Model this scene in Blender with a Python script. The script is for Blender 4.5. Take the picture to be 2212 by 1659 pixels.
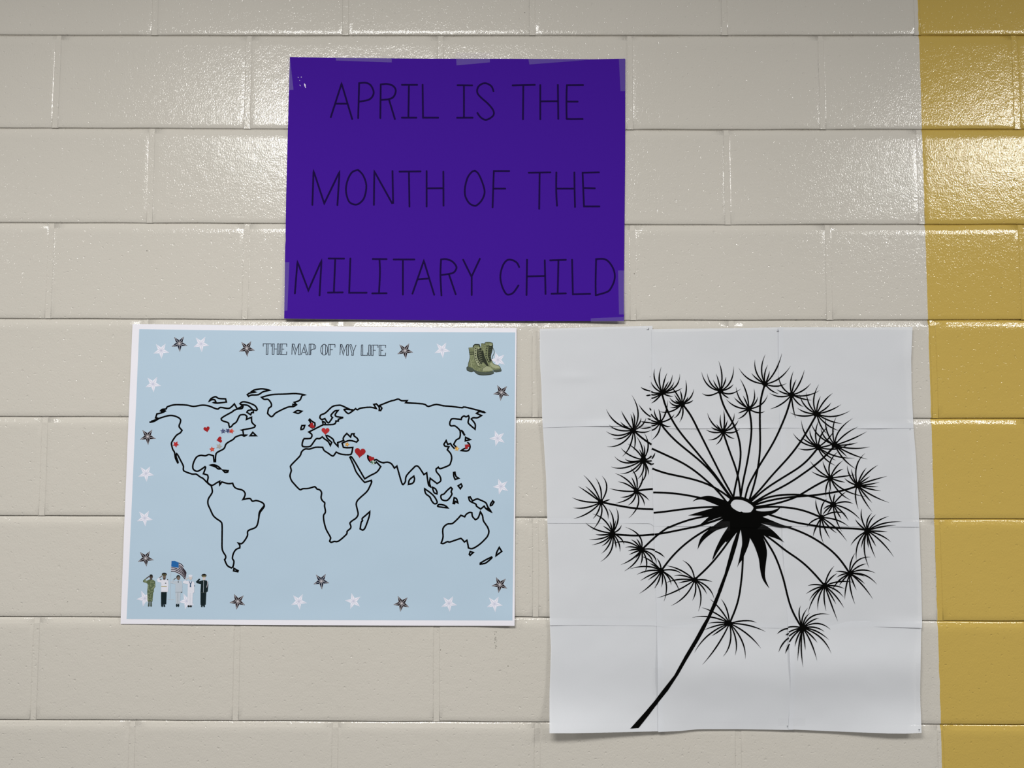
import bpy, bmesh, math, random
from mathutils import Vector, Matrix
from mathutils.geometry import tessellate_polygon
from mathutils import noise as mnoise

random.seed(7)
for o in list(bpy.data.objects):
    bpy.data.objects.remove(o)
scene = bpy.context.scene
COL = scene.collection

# ------------------------------------------------------------------ camera
FPX = 1600.0
CA, CB, CC = -0.06032792, 0.00246581, 0.00139198
ZO = 2.33                                  # height of the first bed joint in view above the floor
CAM = (0.97050634, -1.52972615, -0.83145353 + ZO)


def rot(a, b, c):
    rz = Matrix(((math.cos(c), -math.sin(c), 0), (math.sin(c), math.cos(c), 0), (0, 0, 1)))
    rx = Matrix(((1, 0, 0), (0, math.cos(a), -math.sin(a)), (0, math.sin(a), math.cos(a))))
    ry = Matrix(((math.cos(b), 0, math.sin(b)), (0, 1, 0), (-math.sin(b), 0, math.cos(b))))
    return rz @ rx @ ry


RC = rot(CA, CB, CC)
RT = RC.transposed()


def at(px, py, h=0.0):
    """point h metres in front of the wall plane (y = 0) seen at photograph pixel px, py"""
    d = RT @ Vector(((px - 1106.0) / FPX, (py - 829.5) / FPX, 1.0))
    t = (-h - CAM[1]) / d.z
    return Vector((CAM[0] + d.x * t, -h, CAM[2] - d.y * t))


cam_data = bpy.data.cameras.new('camera')
cam = bpy.data.objects.new('camera', cam_data)
COL.objects.link(cam)
cam_data.sensor_fit = 'HORIZONTAL'
cam_data.sensor_width = 36.0
cam_data.lens = FPX / 2212.0 * 36.0
cam_data.clip_start = 0.01


def w3(v):                                  # (right, down, forward) -> world
    return Vector((v[0], v[2], -v[1]))


right = w3(RC[0])
up = -w3(RC[1])
back = -w3(RC[2])
m3 = Matrix((right, up, back)).transposed()
cam.matrix_world = Matrix.Translation(CAM) @ m3.to_4x4()
scene.camera = cam

# ------------------------------------------------------------------ light
world = bpy.data.worlds.new('world')
scene.world = world
world.use_nodes = True
bg = world.node_tree.nodes['Background']
bg.inputs[0].default_value = (1.0, 0.985, 0.96, 1)
bg.inputs[1].default_value = 0.18


def ceiling_light(x, y, z, power, sx=1.2, sy=0.6):
    l = bpy.data.lights.new('ceiling_light', 'AREA')
    l.shape = 'RECTANGLE'
    l.size = sx
    l.size_y = sy
    l.energy = power
    l.color = (1.0, 0.985, 0.95)
    o = bpy.data.objects.new('ceiling_light', l)
    COL.objects.link(o)
    o.location = (x, y, z)
    return o


LZ = 0.58 + ZO
ceiling_light(0.37, -2.0, LZ, 84)
ceiling_light(3.70, -2.0, LZ, 84)
ceiling_light(-3.5, -2.0, LZ, 84)

vs = scene.view_settings
vs.view_transform = 'Standard'
vs.look = 'None'
vs.exposure = 0.0
vs.gamma = 1.0
vs.use_curve_mapping = False


# ------------------------------------------------------------------ materials
def lin(c):
    return tuple(((v / 255.0) / 12.92) if v / 255.0 <= 0.04045 else (((v / 255.0) + 0.055) / 1.055) ** 2.4 for v in c) + (1.0,)


def new_mat(name):
    m = bpy.data.materials.new(name)
    m.use_nodes = True
    nt = m.node_tree
    return m, nt, nt.nodes['Principled BSDF']


def node(nt, kind, **kw):
    n = nt.nodes.new(kind)
    for k, v in kw.items():
        if k.startswith('_'):
            setattr(n, k[1:], v)
        else:
            n.inputs[k.replace('__', ' ')].default_value = v
    return n


def link(nt, a, b):
    nt.links.new(a, b)


def flat(name, col, rough=0.6, spec=0.15, vary=0.06, scale=300.0):
    m, nt, p = new_mat(name)
    p.inputs['Roughness'].default_value = rough
    p.inputs['Specular IOR Level'].default_value = spec
    tc = node(nt, 'ShaderNodeTexCoord')
    n = node(nt, 'ShaderNodeTexNoise', Scale=scale, Detail=2.0)
    link(nt, tc.outputs['Object'], n.inputs['Vector'])
    mx = nt.nodes.new('ShaderNodeMix')
    mx.data_type = 'RGBA'
    c = col if len(col) == 4 else col + (1.0,)
    mx.inputs[6].default_value = tuple(v * (1 - vary) for v in c[:3]) + (1,)
    mx.inputs[7].default_value = tuple(min(1, v * (1 + vary)) for v in c[:3]) + (1,)
    link(nt, n.outputs['Fac'], mx.inputs[0])
    link(nt, mx.outputs[2], p.inputs['Base Color'])
    return m


M = {}


def wall_paint():
    m, nt, p = new_mat('wall_paint')
    geo = node(nt, 'ShaderNodeNewGeometry')
    sep = node(nt, 'ShaderNodeSeparateXYZ')
    link(nt, geo.outputs['Position'], sep.inputs[0])
    # painted boundary between beige and yellow: a straight, slightly leaning masked line
    a = at(1982.8, 0)
    b = at(2035.6, 1659)
    k = (b.x - a.x) / (b.z - a.z)
    c0 = a.x - k * a.z
    wob = node(nt, 'ShaderNodeTexNoise', Scale=35.0, Detail=3.0)
    link(nt, geo.outputs['Position'], wob.inputs['Vector'])
    m1 = node(nt, 'ShaderNodeMath', _operation='MULTIPLY')
    m1.inputs[1].default_value = -k
    link(nt, sep.outputs['Z'], m1.inputs[0])
    m2 = node(nt, 'ShaderNodeMath', _operation='ADD')
    link(nt, sep.outputs['X'], m2.inputs[0])
    link(nt, m1.outputs[0], m2.inputs[1])
    m3_ = node(nt, 'ShaderNodeMath', _operation='MULTIPLY_ADD')
    m3_.inputs[1].default_value = 0.004
    link(nt, wob.outputs['Fac'], m3_.inputs[0])
    link(nt, m2.outputs[0], m3_.inputs[2])
    m4 = node(nt, 'ShaderNodeMath', _operation='GREATER_THAN')
    m4.inputs[1].default_value = c0 + 0.002
    link(nt, m3_.outputs[0], m4.inputs[0])
    big = node(nt, 'ShaderNodeTexNoise', Scale=3.0, Detail=3.0)
    link(nt, geo.outputs['Position'], big.inputs['Vector'])
    be = nt.nodes.new('ShaderNodeMix')
    be.data_type = 'RGBA'
    be.inputs[6].default_value = (0.592, 0.564, 0.508, 1)
    be.inputs[7].default_value = (0.628, 0.596, 0.542, 1)
    link(nt, big.outputs['Fac'], be.inputs[0])
    ye = nt.nodes.new('ShaderNodeMix')
    ye.data_type = 'RGBA'
    ye.inputs[6].default_value = (0.540, 0.380, 0.085, 1)
    ye.inputs[7].default_value = (0.575, 0.408, 0.098, 1)
    link(nt, big.outputs['Fac'], ye.inputs[0])
    mx = nt.nodes.new('ShaderNodeMix')
    mx.data_type = 'RGBA'
    link(nt, m4.outputs[0], mx.inputs[0])
    link(nt, be.outputs[2], mx.inputs[6])
    link(nt, ye.outputs[2], mx.inputs[7])
    # a few tiny dark pin holes
    vor = node(nt, 'ShaderNodeTexVoronoi', Scale=14.0)
    link(nt, geo.outputs['Position'], vor.inputs['Vector'])
    lt = node(nt, 'ShaderNodeMath', _operation='LESS_THAN')
    lt.inputs[1].default_value = 0.014
    link(nt, vor.outputs['Distance'], lt.inputs[0])
    pin = nt.nodes.new('ShaderNodeMix')
    pin.data_type = 'RGBA'
    link(nt, lt.outputs[0], pin.inputs[0])
    link(nt, mx.outputs[2], pin.inputs[6])
    pin.inputs[7].default_value = (0.12, 0.11, 0.09, 1)
    link(nt, pin.outputs[2], p.inputs['Base Color'])
    p.inputs['Roughness'].default_value = 0.14
    p.inputs['Specular IOR Level'].default_value = 0.5
    # orange-peel relief of rolled gloss paint over block, plus shallow pits
    mp = node(nt, 'ShaderNodeMapping')
    mp.inputs['Scale'].default_value = (1.0, 1.0, 0.60)
    link(nt, geo.outputs['Position'], mp.inputs['Vector'])
    n1 = node(nt, 'ShaderNodeTexNoise', Scale=400.0, Detail=1.5, Roughness=0.5, Distortion=0.3)
    link(nt, mp.outputs[0], n1.inputs['Vector'])
    n2 = node(nt, 'ShaderNodeTexNoise', Scale=45.0, Detail=3.0)
    link(nt, geo.outputs['Position'], n2.inputs['Vector'])
    n3 = node(nt, 'ShaderNodeTexNoise', Scale=150.0, Detail=0.5, Distortion=0.0)
    link(nt, geo.outputs['Position'], n3.inputs['Vector'])
    rmp = node(nt, 'ShaderNodeMapRange')
    rmp.inputs['From Min'].default_value = 0.68
    rmp.inputs['From Max'].default_value = 0.78
    link(nt, n3.outputs['Fac'], rmp.inputs['Value'])
    bp1 = node(nt, 'ShaderNodeBump', Strength=1.0, Distance=0.00046)
    link(nt, n1.outputs['Fac'], bp1.inputs['Height'])
    bp2 = node(nt, 'ShaderNodeBump', Strength=1.0, Distance=0.0007)
    link(nt, n2.outputs['Fac'], bp2.inputs['Height'])
    link(nt, bp1.outputs[0], bp2.inputs['Normal'])
    bp3 = node(nt, 'ShaderNodeBump', Strength=1.0, Distance=0.00045, _invert=True)
    link(nt, rmp.outputs[0], bp3.inputs['Height'])
    link(nt, bp2.outputs[0], bp3.inputs['Normal'])
    link(nt, bp3.outputs[0], p.inputs['Normal'])
    return m


def paper(name, col, rough, spec, see=0.0, grain=900.0, gd=0.00005):
    m, nt, p = new_mat(name)
    tc = node(nt, 'ShaderNodeTexCoord')
    n = node(nt, 'ShaderNodeTexNoise', Scale=grain, Detail=2.0)
    link(nt, tc.outputs['Object'], n.inputs['Vector'])
    mx = nt.nodes.new('ShaderNodeMix')
    mx.data_type = 'RGBA'
    mx.inputs[6].default_value = tuple(v * 0.965 for v in col) + (1,)
    mx.inputs[7].default_value = tuple(min(1, v * 1.035) for v in col) + (1,)
    link(nt, n.outputs['Fac'], mx.inputs[0])
    link(nt, mx.outputs[2], p.inputs['Base Color'])
    p.inputs['Roughness'].default_value = rough
    p.inputs['Specular IOR Level'].default_value = spec
    bp = node(nt, 'ShaderNodeBump', Strength=0.5, Distance=gd)
    link(nt, n.outputs['Fac'], bp.inputs['Height'])
    link(nt, bp.outputs[0], p.inputs['Normal'])
    if see:
        tr = node(nt, 'ShaderNodeBsdfTransparent')
        ms = node(nt, 'ShaderNodeMixShader')
        ms.inputs[0].default_value = see
        link(nt, p.outputs[0], ms.inputs[1])
        link(nt, tr.outputs[0], ms.inputs[2])
        link(nt, ms.outputs[0], nt.nodes['Material Output'].inputs[0])
    return m


def tape_mat(name, alpha, col):
    m, nt, p = new_mat(name)
    p.inputs['Base Color'].default_value = col
    p.inputs['Roughness'].default_value = 0.35
    n = node(nt, 'ShaderNodeTexNoise', Scale=120.0, Detail=2.0)
    mr = node(nt, 'ShaderNodeMapRange')
    mr.inputs['To Min'].default_value = alpha * 0.8
    mr.inputs['To Max'].default_value = alpha * 1.2
    link(nt, n.outputs['Fac'], mr.inputs['Value'])
    link(nt, mr.outputs[0], p.inputs['Alpha'])
    return m


M['wall'] = wall_paint()
M['purple'] = paper('purple_board', (0.053, 0.0090, 0.305), 0.85, 0.06, grain=500)
M['board_core'] = flat('board_edge', lin((70, 62, 80)))
M['marker'] = flat('black_marker', (0.0100, 0.0022, 0.055), 0.8, 0.06)
M['white_paper'] = paper('copy_paper', (0.725, 0.748, 0.795), 0.75, 0.12, see=0.15)
M['photo_white'] = paper('poster_white', (0.835, 0.825, 0.900), 0.5, 0.3, grain=1200)
M['photo_blue'] = paper('poster_blue', (0.455, 0.590, 0.720), 0.42, 0.35, grain=1200)
M['ink'] = flat('black_ink', (0.0018, 0.0018, 0.0018), 0.75, 0.04)
M['toner'] = flat('black_toner', (0.0018, 0.0018, 0.0016), 0.75, 0.03)
M['title_ink'] = flat('title_ink', lin((38, 44, 58)))
M['star_white'] = flat('star_white', (0.80, 0.80, 0.90, 1))
M['star_line_pale'] = flat('star_line_pale', lin((196, 200, 220)))
M['star_black'] = flat('star_black', lin((26, 20, 26)))
M['star_navy'] = flat('star_navy', lin((14, 28, 48)))
M['star_line'] = flat('star_line', lin((196, 192, 198)))
M['red'] = flat('red_foil', lin((158, 16, 22)), 0.35, 0.5)
M['red2'] = flat('bright_red_foil', lin((182, 34, 36)), 0.35, 0.5)
M['silver'] = flat('silver_foil', lin((170, 166, 162)), 0.35, 0.5)


def glitter(name, c1, c2, scale=900.0):
    m, nt, p = new_mat(name)
    tc = node(nt, 'ShaderNodeTexCoord')
    v = node(nt, 'ShaderNodeTexVoronoi', Scale=scale)
    link(nt, tc.outputs['Object'], v.inputs['Vector'])
    cr = node(nt, 'ShaderNodeValToRGB')
    cr.color_ramp.interpolation = 'CONSTANT'
    cr.color_ramp.elements[0].color = c1
    cr.color_ramp.elements[1].position = 0.62
    cr.color_ramp.elements[1].color = c2
    sp = node(nt, 'ShaderNodeSeparateColor')
    link(nt, v.outputs['Color'], sp.inputs[0])
    link(nt, sp.outputs[0], cr.inputs[0])
    link(nt, cr.outputs[0], p.inputs['Base Color'])
    p.inputs['Roughness'].default_value = 0.3
    return m


M['gold'] = glitter('gold_glitter', lin((196, 128, 38)), lin((236, 200, 120)))
M['green'] = glitter('green_glitter', lin((28, 100, 62)), lin((214, 226, 220)))
M['navy'] = glitter('navy_glitter', lin((26, 32, 78)), lin((120, 130, 170)), 1300)
M['red_gl'] = glitter('red_glitter', lin((190, 40, 34)), lin((226, 110, 80)), 1300)
M['olive'] = glitter('olive_print', lin((112, 120, 86)), lin((132, 140, 104)), 500)
M['olive_lt'] = flat('olive_light', lin((158, 164, 132)))
M['olive_dk'] = flat('olive_dark', lin((40, 46, 34)))
M['sole'] = flat('boot_sole', lin((74, 84, 76)))
M['camo'] = glitter('camouflage_print', lin((88, 102, 74)), lin((126, 136, 106)), 420)
M['skin_dk'] = flat('print_skin_dark', lin((78, 70, 64)))
M['skin_md'] = flat('print_skin_mid', lin((120, 106, 98)))
M['skin_lt'] = flat('print_skin_light', lin((206, 196, 194)))
M['cap'] = flat('print_cap', lin((30, 30, 28)))
M['fig_white'] = flat('print_white', (0.72, 0.73, 0.82, 1))
M['fig_gray'] = flat('print_gray', lin((186, 196, 208)))
M['fig_dark'] = flat('print_dark', lin((16, 32, 36)))
M['fig_gold'] = flat('print_gold', lin((168, 160, 112)))
M['fig_blue'] = flat('print_tie', lin((44, 78, 112)))
M['flag_blue'] = flat('print_flag_blue', lin((34, 100, 168)))
M['flag_stripe'] = flat('print_flag_stripe', lin((48, 38, 48)))
M['flag_pale'] = flat('print_flag_pale', lin((206, 204, 216)))
M['tape'] = tape_mat('clear_tape', 0.10, (0.60, 0.52, 0.76, 1))
M['tape_dull'] = tape_mat('matte_tape', 0.022, (0.36, 0.36, 0.38, 1))
M['scuff'] = flat('scuffed_core', lin((232, 224, 246)))
M['dirt'] = tape_mat('wall_scuff', 0.42, (0.10, 0.09, 0.07, 1))


# ------------------------------------------------------------------ mesh helpers
def link_mesh(name, verts, faces, mats, parent=None, midx=None, smooth=False):
    me = bpy.data.meshes.new(name)
    me.from_pydata([tuple(v) for v in verts], [], faces)
    if not isinstance(mats, (list, tuple)):
        mats = [mats]
    for m in mats:
        me.materials.append(m)
    if midx:
        for p, i in zip(me.polygons, midx):
            p.material_index = i
    if smooth:
        for p in me.polygons:
            p.use_smooth = True
    me.update()
    o = bpy.data.objects.new(name, me)
    COL.objects.link(o)
    if parent:
        o.parent = parent
        o.matrix_parent_inverse = parent.matrix_world.inverted()
    return o


class Print:
    """collects flat printed shapes given in photograph pixels; H gives the height of the sheet there"""

    def __init__(self, H, lift):
        self.H = H
        self.lift = lift
        self.v = []
        self.f = []
        self.mi = []
        self.mats = []

    def slot(self, m):
        if m not in self.mats:
            self.mats.append(m)
        return self.mats.index(m)

    def pt(self, x, y, dz=0.0):
        self.v.append(at(x, y, self.H(x, y) + self.lift + dz))
        return len(self.v) - 1

    def ribbon(self, pts, widths, mat, closed=False, dz=0.0):
        """pts in px, widths per point in px"""
        n = len(pts)
        s = self.slot(mat)
        L = []
        R = []
        for i in range(n):
            p = Vector(pts[i])
            if closed:
                a = Vector(pts[(i - 1) % n])
                b = Vector(pts[(i + 1) % n])
            else:
                a = Vector(pts[max(i - 1, 0)])
                b = Vector(pts[min(i + 1, n - 1)])
            d1 = (p - a)
            d2 = (b - p)
            if d1.length < 1e-6:
                d1 = d2
            if d2.length < 1e-6:
                d2 = d1
            d1 = d1.normalized()
            d2 = d2.normalized()
            t = d1 + d2
            if t.length < 0.15:
                t = d2
            t = t.normalized()
            nrm = Vector((-t.y, t.x))
            c = max(nrm.dot(Vector((-d2.y, d2.x))), 0.42)
            w = widths[i] * 0.5 / c
            L.append(self.pt(p.x + nrm.x * w, p.y + nrm.y * w, dz))
            R.append(self.pt(p.x - nrm.x * w, p.y - nrm.y * w, dz))
        m = n if closed else n - 1
        for i in range(m):
            j = (i + 1) % n
            self.f.append((L[i], L[j], R[j], R[i]))
            self.mi.append(s)

    def stroke(self, pts, w, mat, closed=False, smooth=True, dz=0.0, cap=0.0):
        if smooth:
            pts = smooth_line(pts, closed)
        pts = densify(pts, 5.0, closed)
        if cap and not closed:
            a = Vector(pts[0])
            d = (a - Vector(pts[1])).normalized()
            b = Vector(pts[-1])
            e = (b - Vector(pts[-2])).normalized()
            pts = [tuple(a + d * cap)] + [tuple(p) for p in pts] + [tuple(b + e * cap)]
            ws = [w * 0.55] + [w] * (len(pts) - 2) + [w * 0.55]
        else:
            ws = [w] * len(pts)
        self.ribbon(pts, ws, mat, closed, dz)

    def taper(self, p0, pm, p1, w, mat, dz=0.0, blunt=False):
        """curved bristle through pm, thinning to a point at p1"""
        n = 12
        pts = []
        ws = []
        c = (2 * pm[0] - 0.5 * (p0[0] + p1[0]), 2 * pm[1] - 0.5 * (p0[1] + p1[1]))
        for i in range(n + 1):
            t = i / n
            a = (1 - t) ** 2
            b = 2 * t * (1 - t)
            d = t * t
            pts.append((a * p0[0] + b * c[0] + d * p1[0], a * p0[1] + b * c[1] + d * p1[1]))
            if blunt:
                ws.append(w)
            else:
                ws.append(w * (0.85 + 0.2 * math.sin(min(1.0, t / 0.5) * math.pi * 0.5)) if t < 0.5 else w * 1.05 * max(0.06, (1 - ((t - 0.5) / 0.5) ** 1.7)))
        self.ribbon(pts, ws, mat, False, dz)

    def fill(self, outline, mat, holes=(), dz=0.0, maxlen=9.0):
        loops = [[Vector((x, y, 0)) for x, y in outline]] + [[Vector((x, y, 0)) for x, y in h] for h in holes]
        tris = tessellate_polygon(loops)
        flat_pts = [p for l in loops for p in l]
        bm = bmesh.new()
        vs_ = [bm.verts.new(p) for p in flat_pts]
        for t in tris:
            try:
                bm.faces.new([vs_[i] for i in t])
            except ValueError:
                pass
        for _ in range(6):
            es = [e for e in bm.edges if e.calc_length() > maxlen]
            if not es:
                break
            bmesh.ops.subdivide_edges(bm, edges=es, cuts=1)
            bmesh.ops.triangulate(bm, faces=[f for f in bm.faces if len(f.verts) > 3])
        s = self.slot(mat)
        base = {}
        for v in bm.verts:
            base[v] = self.pt(v.co.x, v.co.y, dz)
        for f in bm.faces:
            self.f.append(tuple(base[v] for v in f.verts))
            self.mi.append(s)
        bm.free()

    def disc(self, cx, cy, rx, ry, mat, ang=0.0, n=20, dz=0.0):
        ca, sa = math.cos(ang), math.sin(ang)
        pts = []
        for i in range(n):
            t = 2 * math.pi * i / n
            x, y = rx * math.cos(t), ry * math.sin(t)
            pts.append((cx + x * ca - y * sa, cy + x * sa + y * ca))
        self.fill(pts, mat, dz=dz)

    def build(self, name, parent):
        # consistent facing toward the viewer
        fs = []
        for f in self.f:
            a, b, c = (self.v[f[0]], self.v[f[1]], self.v[f[2]])
            nrm = (b - a).cross(c - a)
            fs.append(f if nrm.y < 0 else tuple(reversed(f)))
        return link_mesh(name, self.v, fs, self.mats, parent, self.mi)


def smooth_line(pts, closed=False, sub=4, corner=58.0):
    n = len(pts)
    if n < 3:
        return list(pts)
    P = [Vector(p) for p in pts]

    def is_corner(i):
        if not closed and i in (0, n - 1):
            return True
        a = P[i] - P[i - 1]
        b = P[(i + 1) % n] - P[i]
        if a.length < 1e-6 or b.length < 1e-6:
            return True
        return math.degrees(a.angle(b)) > corner
    cr = [is_corner(i) for i in range(n)]
    out = []
    m = n if closed else n - 1
    for i in range(m):
        j = (i + 1) % n
        p1, p2 = P[i], P[j]
        p0 = P[(i - 1) % n] if (closed or i > 0) and not cr[i] else p1
        p3 = P[(j + 1) % n] if (closed or j < n - 1) and not cr[j] else p2
        for k in range(sub):
            t = k / sub
            q = 0.5 * ((2 * p1) + (-p0 + p2) * t + (2 * p0 - 5 * p1 + 4 * p2 - p3) * t * t + (-p0 + 3 * p1 - 3 * p2 + p3) * t ** 3)
            out.append(tuple(q))
    if not closed:
        out.append(tuple(P[-1]))
    return out


def densify(pts, step, closed=False):
    out = []
    n = len(pts)
    m = n if closed else n - 1
    for i in range(m):
        a = Vector(pts[i])
        b = Vector(pts[(i + 1) % n])
        k = max(1, int((b - a).length / step))
        for j in range(k):
            q = a.lerp(b, j / k)
            out.append((q.x, q.y))
    if not closed:
        out.append((pts[-1][0], pts[-1][1]))
    return out


class Crop:
    """measurements noted in an enlarged detail of the photograph"""

    def __init__(self, x0, y0, w):
        self.x0, self.y0, self.s = x0, y0, 2212.0 / w

    def __call__(self, *pts):
        r = [(self.x0 + x / self.s, self.y0 + y / self.s) for x, y in pts]
        return r

    def p(self, x, y):
        return (self.x0 + x / self.s, self.y0 + y / self.s)


def polyf(pts, axis):
    """function of one pixel axis through a list of points"""
    pts = sorted(pts, key=lambda p: p[axis])
    o = 1 - axis

    def f(t):
        if t <= pts[0][axis]:
            return pts[0][o]
        for a, b in zip(pts, pts[1:]):
            if t <= b[axis]:
                k = (t - a[axis]) / max(1e-9, b[axis] - a[axis])
                return a[o] + (b[o] - a[o]) * k
        return pts[-1][o]
    return f


def along(pts):
    L = [0.0]
    for a, b in zip(pts, pts[1:]):
        L.append(L[-1] + math.hypot(b[0] - a[0], b[1] - a[1]))

    def f(t):
        d = t * L[-1]
        for i in range(len(pts) - 1):
            if d <= L[i + 1] + 1e-9:
                k = (d - L[i]) / max(1e-9, L[i + 1] - L[i])
                return (pts[i][0] + (pts[i + 1][0] - pts[i][0]) * k, pts[i][1] + (pts[i + 1][1] - pts[i][1]) * k)
        return pts[-1]
    return f


def coons(top, bottom, left, rgt, H, lift, name, mats, parent, nu=60, nv=60, thick=0.0003, edge_mat=None, back_side=True):
    T, B, Lf, Rt = along(top), along(bottom), along(left), along(rgt)
    verts = []
    for j in range(nv + 1):
        v = j / nv
        for i in range(nu + 1):
            u = i / nu
            q = []
            for k in (0, 1):
                s = (1 - v) * T(u)[k] + v * B(u)[k] + (1 - u) * Lf(v)[k] + u * Rt(v)[k]
                s -= (1 - u) * (1 - v) * T(0)[k] + u * (1 - v) * T(1)[k] + (1 - u) * v * B(0)[k] + u * v * B(1)[k]
                q.append(s)
            verts.append(at(q[0], q[1], H(q[0], q[1]) + lift))
    faces = []
    for j in range(nv):
        for i in range(nu):
            a = j * (nu + 1) + i
            faces.append((a, a + nu + 1, a + nu + 2, a + 1))
    nf = len(faces)
    mi = [0] * nf
    if thick:
        N = (nu + 1) * (nv + 1)
        loop = [i for i in range(nu + 1)] + [j * (nu + 1) + nu for j in range(1, nv + 1)]
        loop += [nv * (nu + 1) + i for i in range(nu - 1, -1, -1)] + [j * (nu + 1) for j in range(nv - 1, 0, -1)]
        base = len(verts)
        for i in loop:
            v_ = verts[i]
            verts.append(v_.copy())
            verts.append(Vector((v_.x, v_.y + thick, v_.z)))
        k = len(loop)
        for i in range(k):
            j = (i + 1) % k
            faces.append((base + 2 * i, base + 2 * j, base + 2 * j + 1, base + 2 * i + 1))
            mi.append(1 if edge_mat else 0)
        base = len(verts)
        for i in range(N if back_side else 0):
            v_ = verts[i]
            verts.append(Vector((v_.x, v_.y + thick, v_.z)))
        for j in range(nv if back_side else 0):
            for i in range(nu):
                a = base + j * (nu + 1) + i
                faces.append((a, a + 1, a + nu + 2, a + nu + 1))
                mi.append(0)
    o = link_mesh(name, verts, faces, mats, parent, mi, smooth=True)
    return o


def thing(name, label, cat, loc):
    o = bpy.data.objects.new(name, None)
    COL.objects.link(o)
    o.location = loc
    o.empty_display_size = 0.05
    o['label'] = label
    o['category'] = cat
    bpy.context.view_layer.update()
    return o


# ------------------------------------------------------------------ the block wall
S, HC = 0.4064, 0.2032
bed = {0: [(58, 78.8), (337, 80), (607, 80), (1458, 80), (1774, 80), (2050, 79)],
       1: [(0, 280), (333, 280.6), (535, 282), (1458, 284), (1774, 283.5), (2050, 282.8)],
       2: [(100, 485), (430, 486), (1458, 490), (2010, 488.5)],
       3: [(29, 692), (289, 693), (1000, 697), (2122, 695)],
       4: [(58, 904), (2060, 908)],
       5: [(29, 1118.5), (231, 1118.6), (2122, 1125.7)],
       6: [(29, 1337), (231, 1338), (1150, 1337.5), (2122, 1346.7)],
       7: [(29, 1559.7), (578, 1562), (658, 1562.5), (1150, 1564.5), (2122, 1570)]}
bedf = {}
for k_, pts_ in bed.items():
    q_ = [at(x, y) for x, y in pts_]
    bedf[k_] = polyf([(p.x, p.z) for p in q_], 0)


def bed_z(k, x):
    if k in bedf:
        return bedf[k](x)
    return (bed_z(0, x) + HC * (-k)) if k < 0 else (bed_z(7, x) - HC * (k - 7))


perp = {0: {.5: (334, 40), 1.5: (746, 40), 2.5: (1150, 40), 3.5: (1565, 40)},
        1: {0: (122, 178), 1: (536, 175), 3: (1361, 185), 4: (1776, 185), 5: (2195.5, 187)},
        2: {.5: (325.5, 376), 3.5: (1571, 386), 4.5: (1989.5, 386)},
        3: {0: (107, 581), 1: (531, 581), 3: (1367, 560), 4: (1790.5, 580)},
        4: {2.5: (1156, 800), 4.5: (2018, 800)},
        5: {0: (93, 1010)},
        6: {2.5: (1157, 1240), 4.5: (2028, 1240)},
        7: {0: (75, 1447), 1: (510, 1455), 2: (942.5, 1459)},
        8: {.5: (285, 1590), 1.5: (724.4, 1590), 2.5: (1161, 1590)}}


def perp_x(c, n):
    if c in perp and n in perp[c]:
        return at(*perp[c][n]).x
    return n * S


def wob(a, b):
    return mnoise.noise(Vector((a * 9.0, b * 9.0, 3.1))) * 0.0012


wall_mesh_v = []
wall_mesh_f = []


def slab(x0, x1, z0, z1, y0, y1):
    i = len(wall_mesh_v)
    wall_mesh_v.extend([(x0, y0, z0), (x1, y0, z0), (x1, y0, z1), (x0, y0, z1), (x0, y1, z0), (x1, y1, z0), (x1, y1, z1), (x0, y1, z1)])
    wall_mesh_f.extend([(i, i + 1, i + 2, i + 3), (i + 5, i + 4, i + 7, i + 6), (i, i + 3, i + 7, i + 4), (i + 1, i + 5, i + 6, i + 2), (i + 3, i + 2, i + 6, i + 7), (i, i + 4, i + 5, i + 1)])


C0, C1 = -2, 11
N0, N1 = -4, 9
DH, DV = 0.0060, 0.0009
slab((N0 - 0.6) * S, (N1 + 0.6) * S, bed_z(C1, 1.0) - 0.02, bed_z(C0 - 1, 1.0) + 0.02, DH, 0.19)
joints = []
for c in range(C0, C1 + 1):
    off = 0.5 if c % 2 == 0 else 0.0
    xs = [(n + off, perp_x(c, n + off)) for n in range(N0, N1 + 1)]
    for n, x in xs:
        zb_, zt_ = bed_z(c, x) + 0.0046, bed_z(c - 1, x)
        i_ = len(wall_mesh_v)
        for xx in (x - 0.0075, x + 0.0075):
            wall_mesh_v.extend([(xx, DH + 0.002, zb_), (xx, DV, zb_), (xx, DV, zt_ - 0.0080), (xx, DV + 0.0004, zt_ - 0.0064), (xx, 0.0035, zt_ + 0.0040), (xx, DH + 0.002, zt_ + 0.0042)])
        for j_ in range(5):
            wall_mesh_f.append((i_ + j_, i_ + 6 + j_, i_ + 7 + j_, i_ + 1 + j_))
    joints.append((c, xs))
wall = link_mesh('wall_back', wall_mesh_v, wall_mesh_f, M['wall'])
wall['kind'] = 'structure'
wall['label'] = 'beige and yellow gloss-painted concrete block wall with recessed mortar joints'

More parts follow.
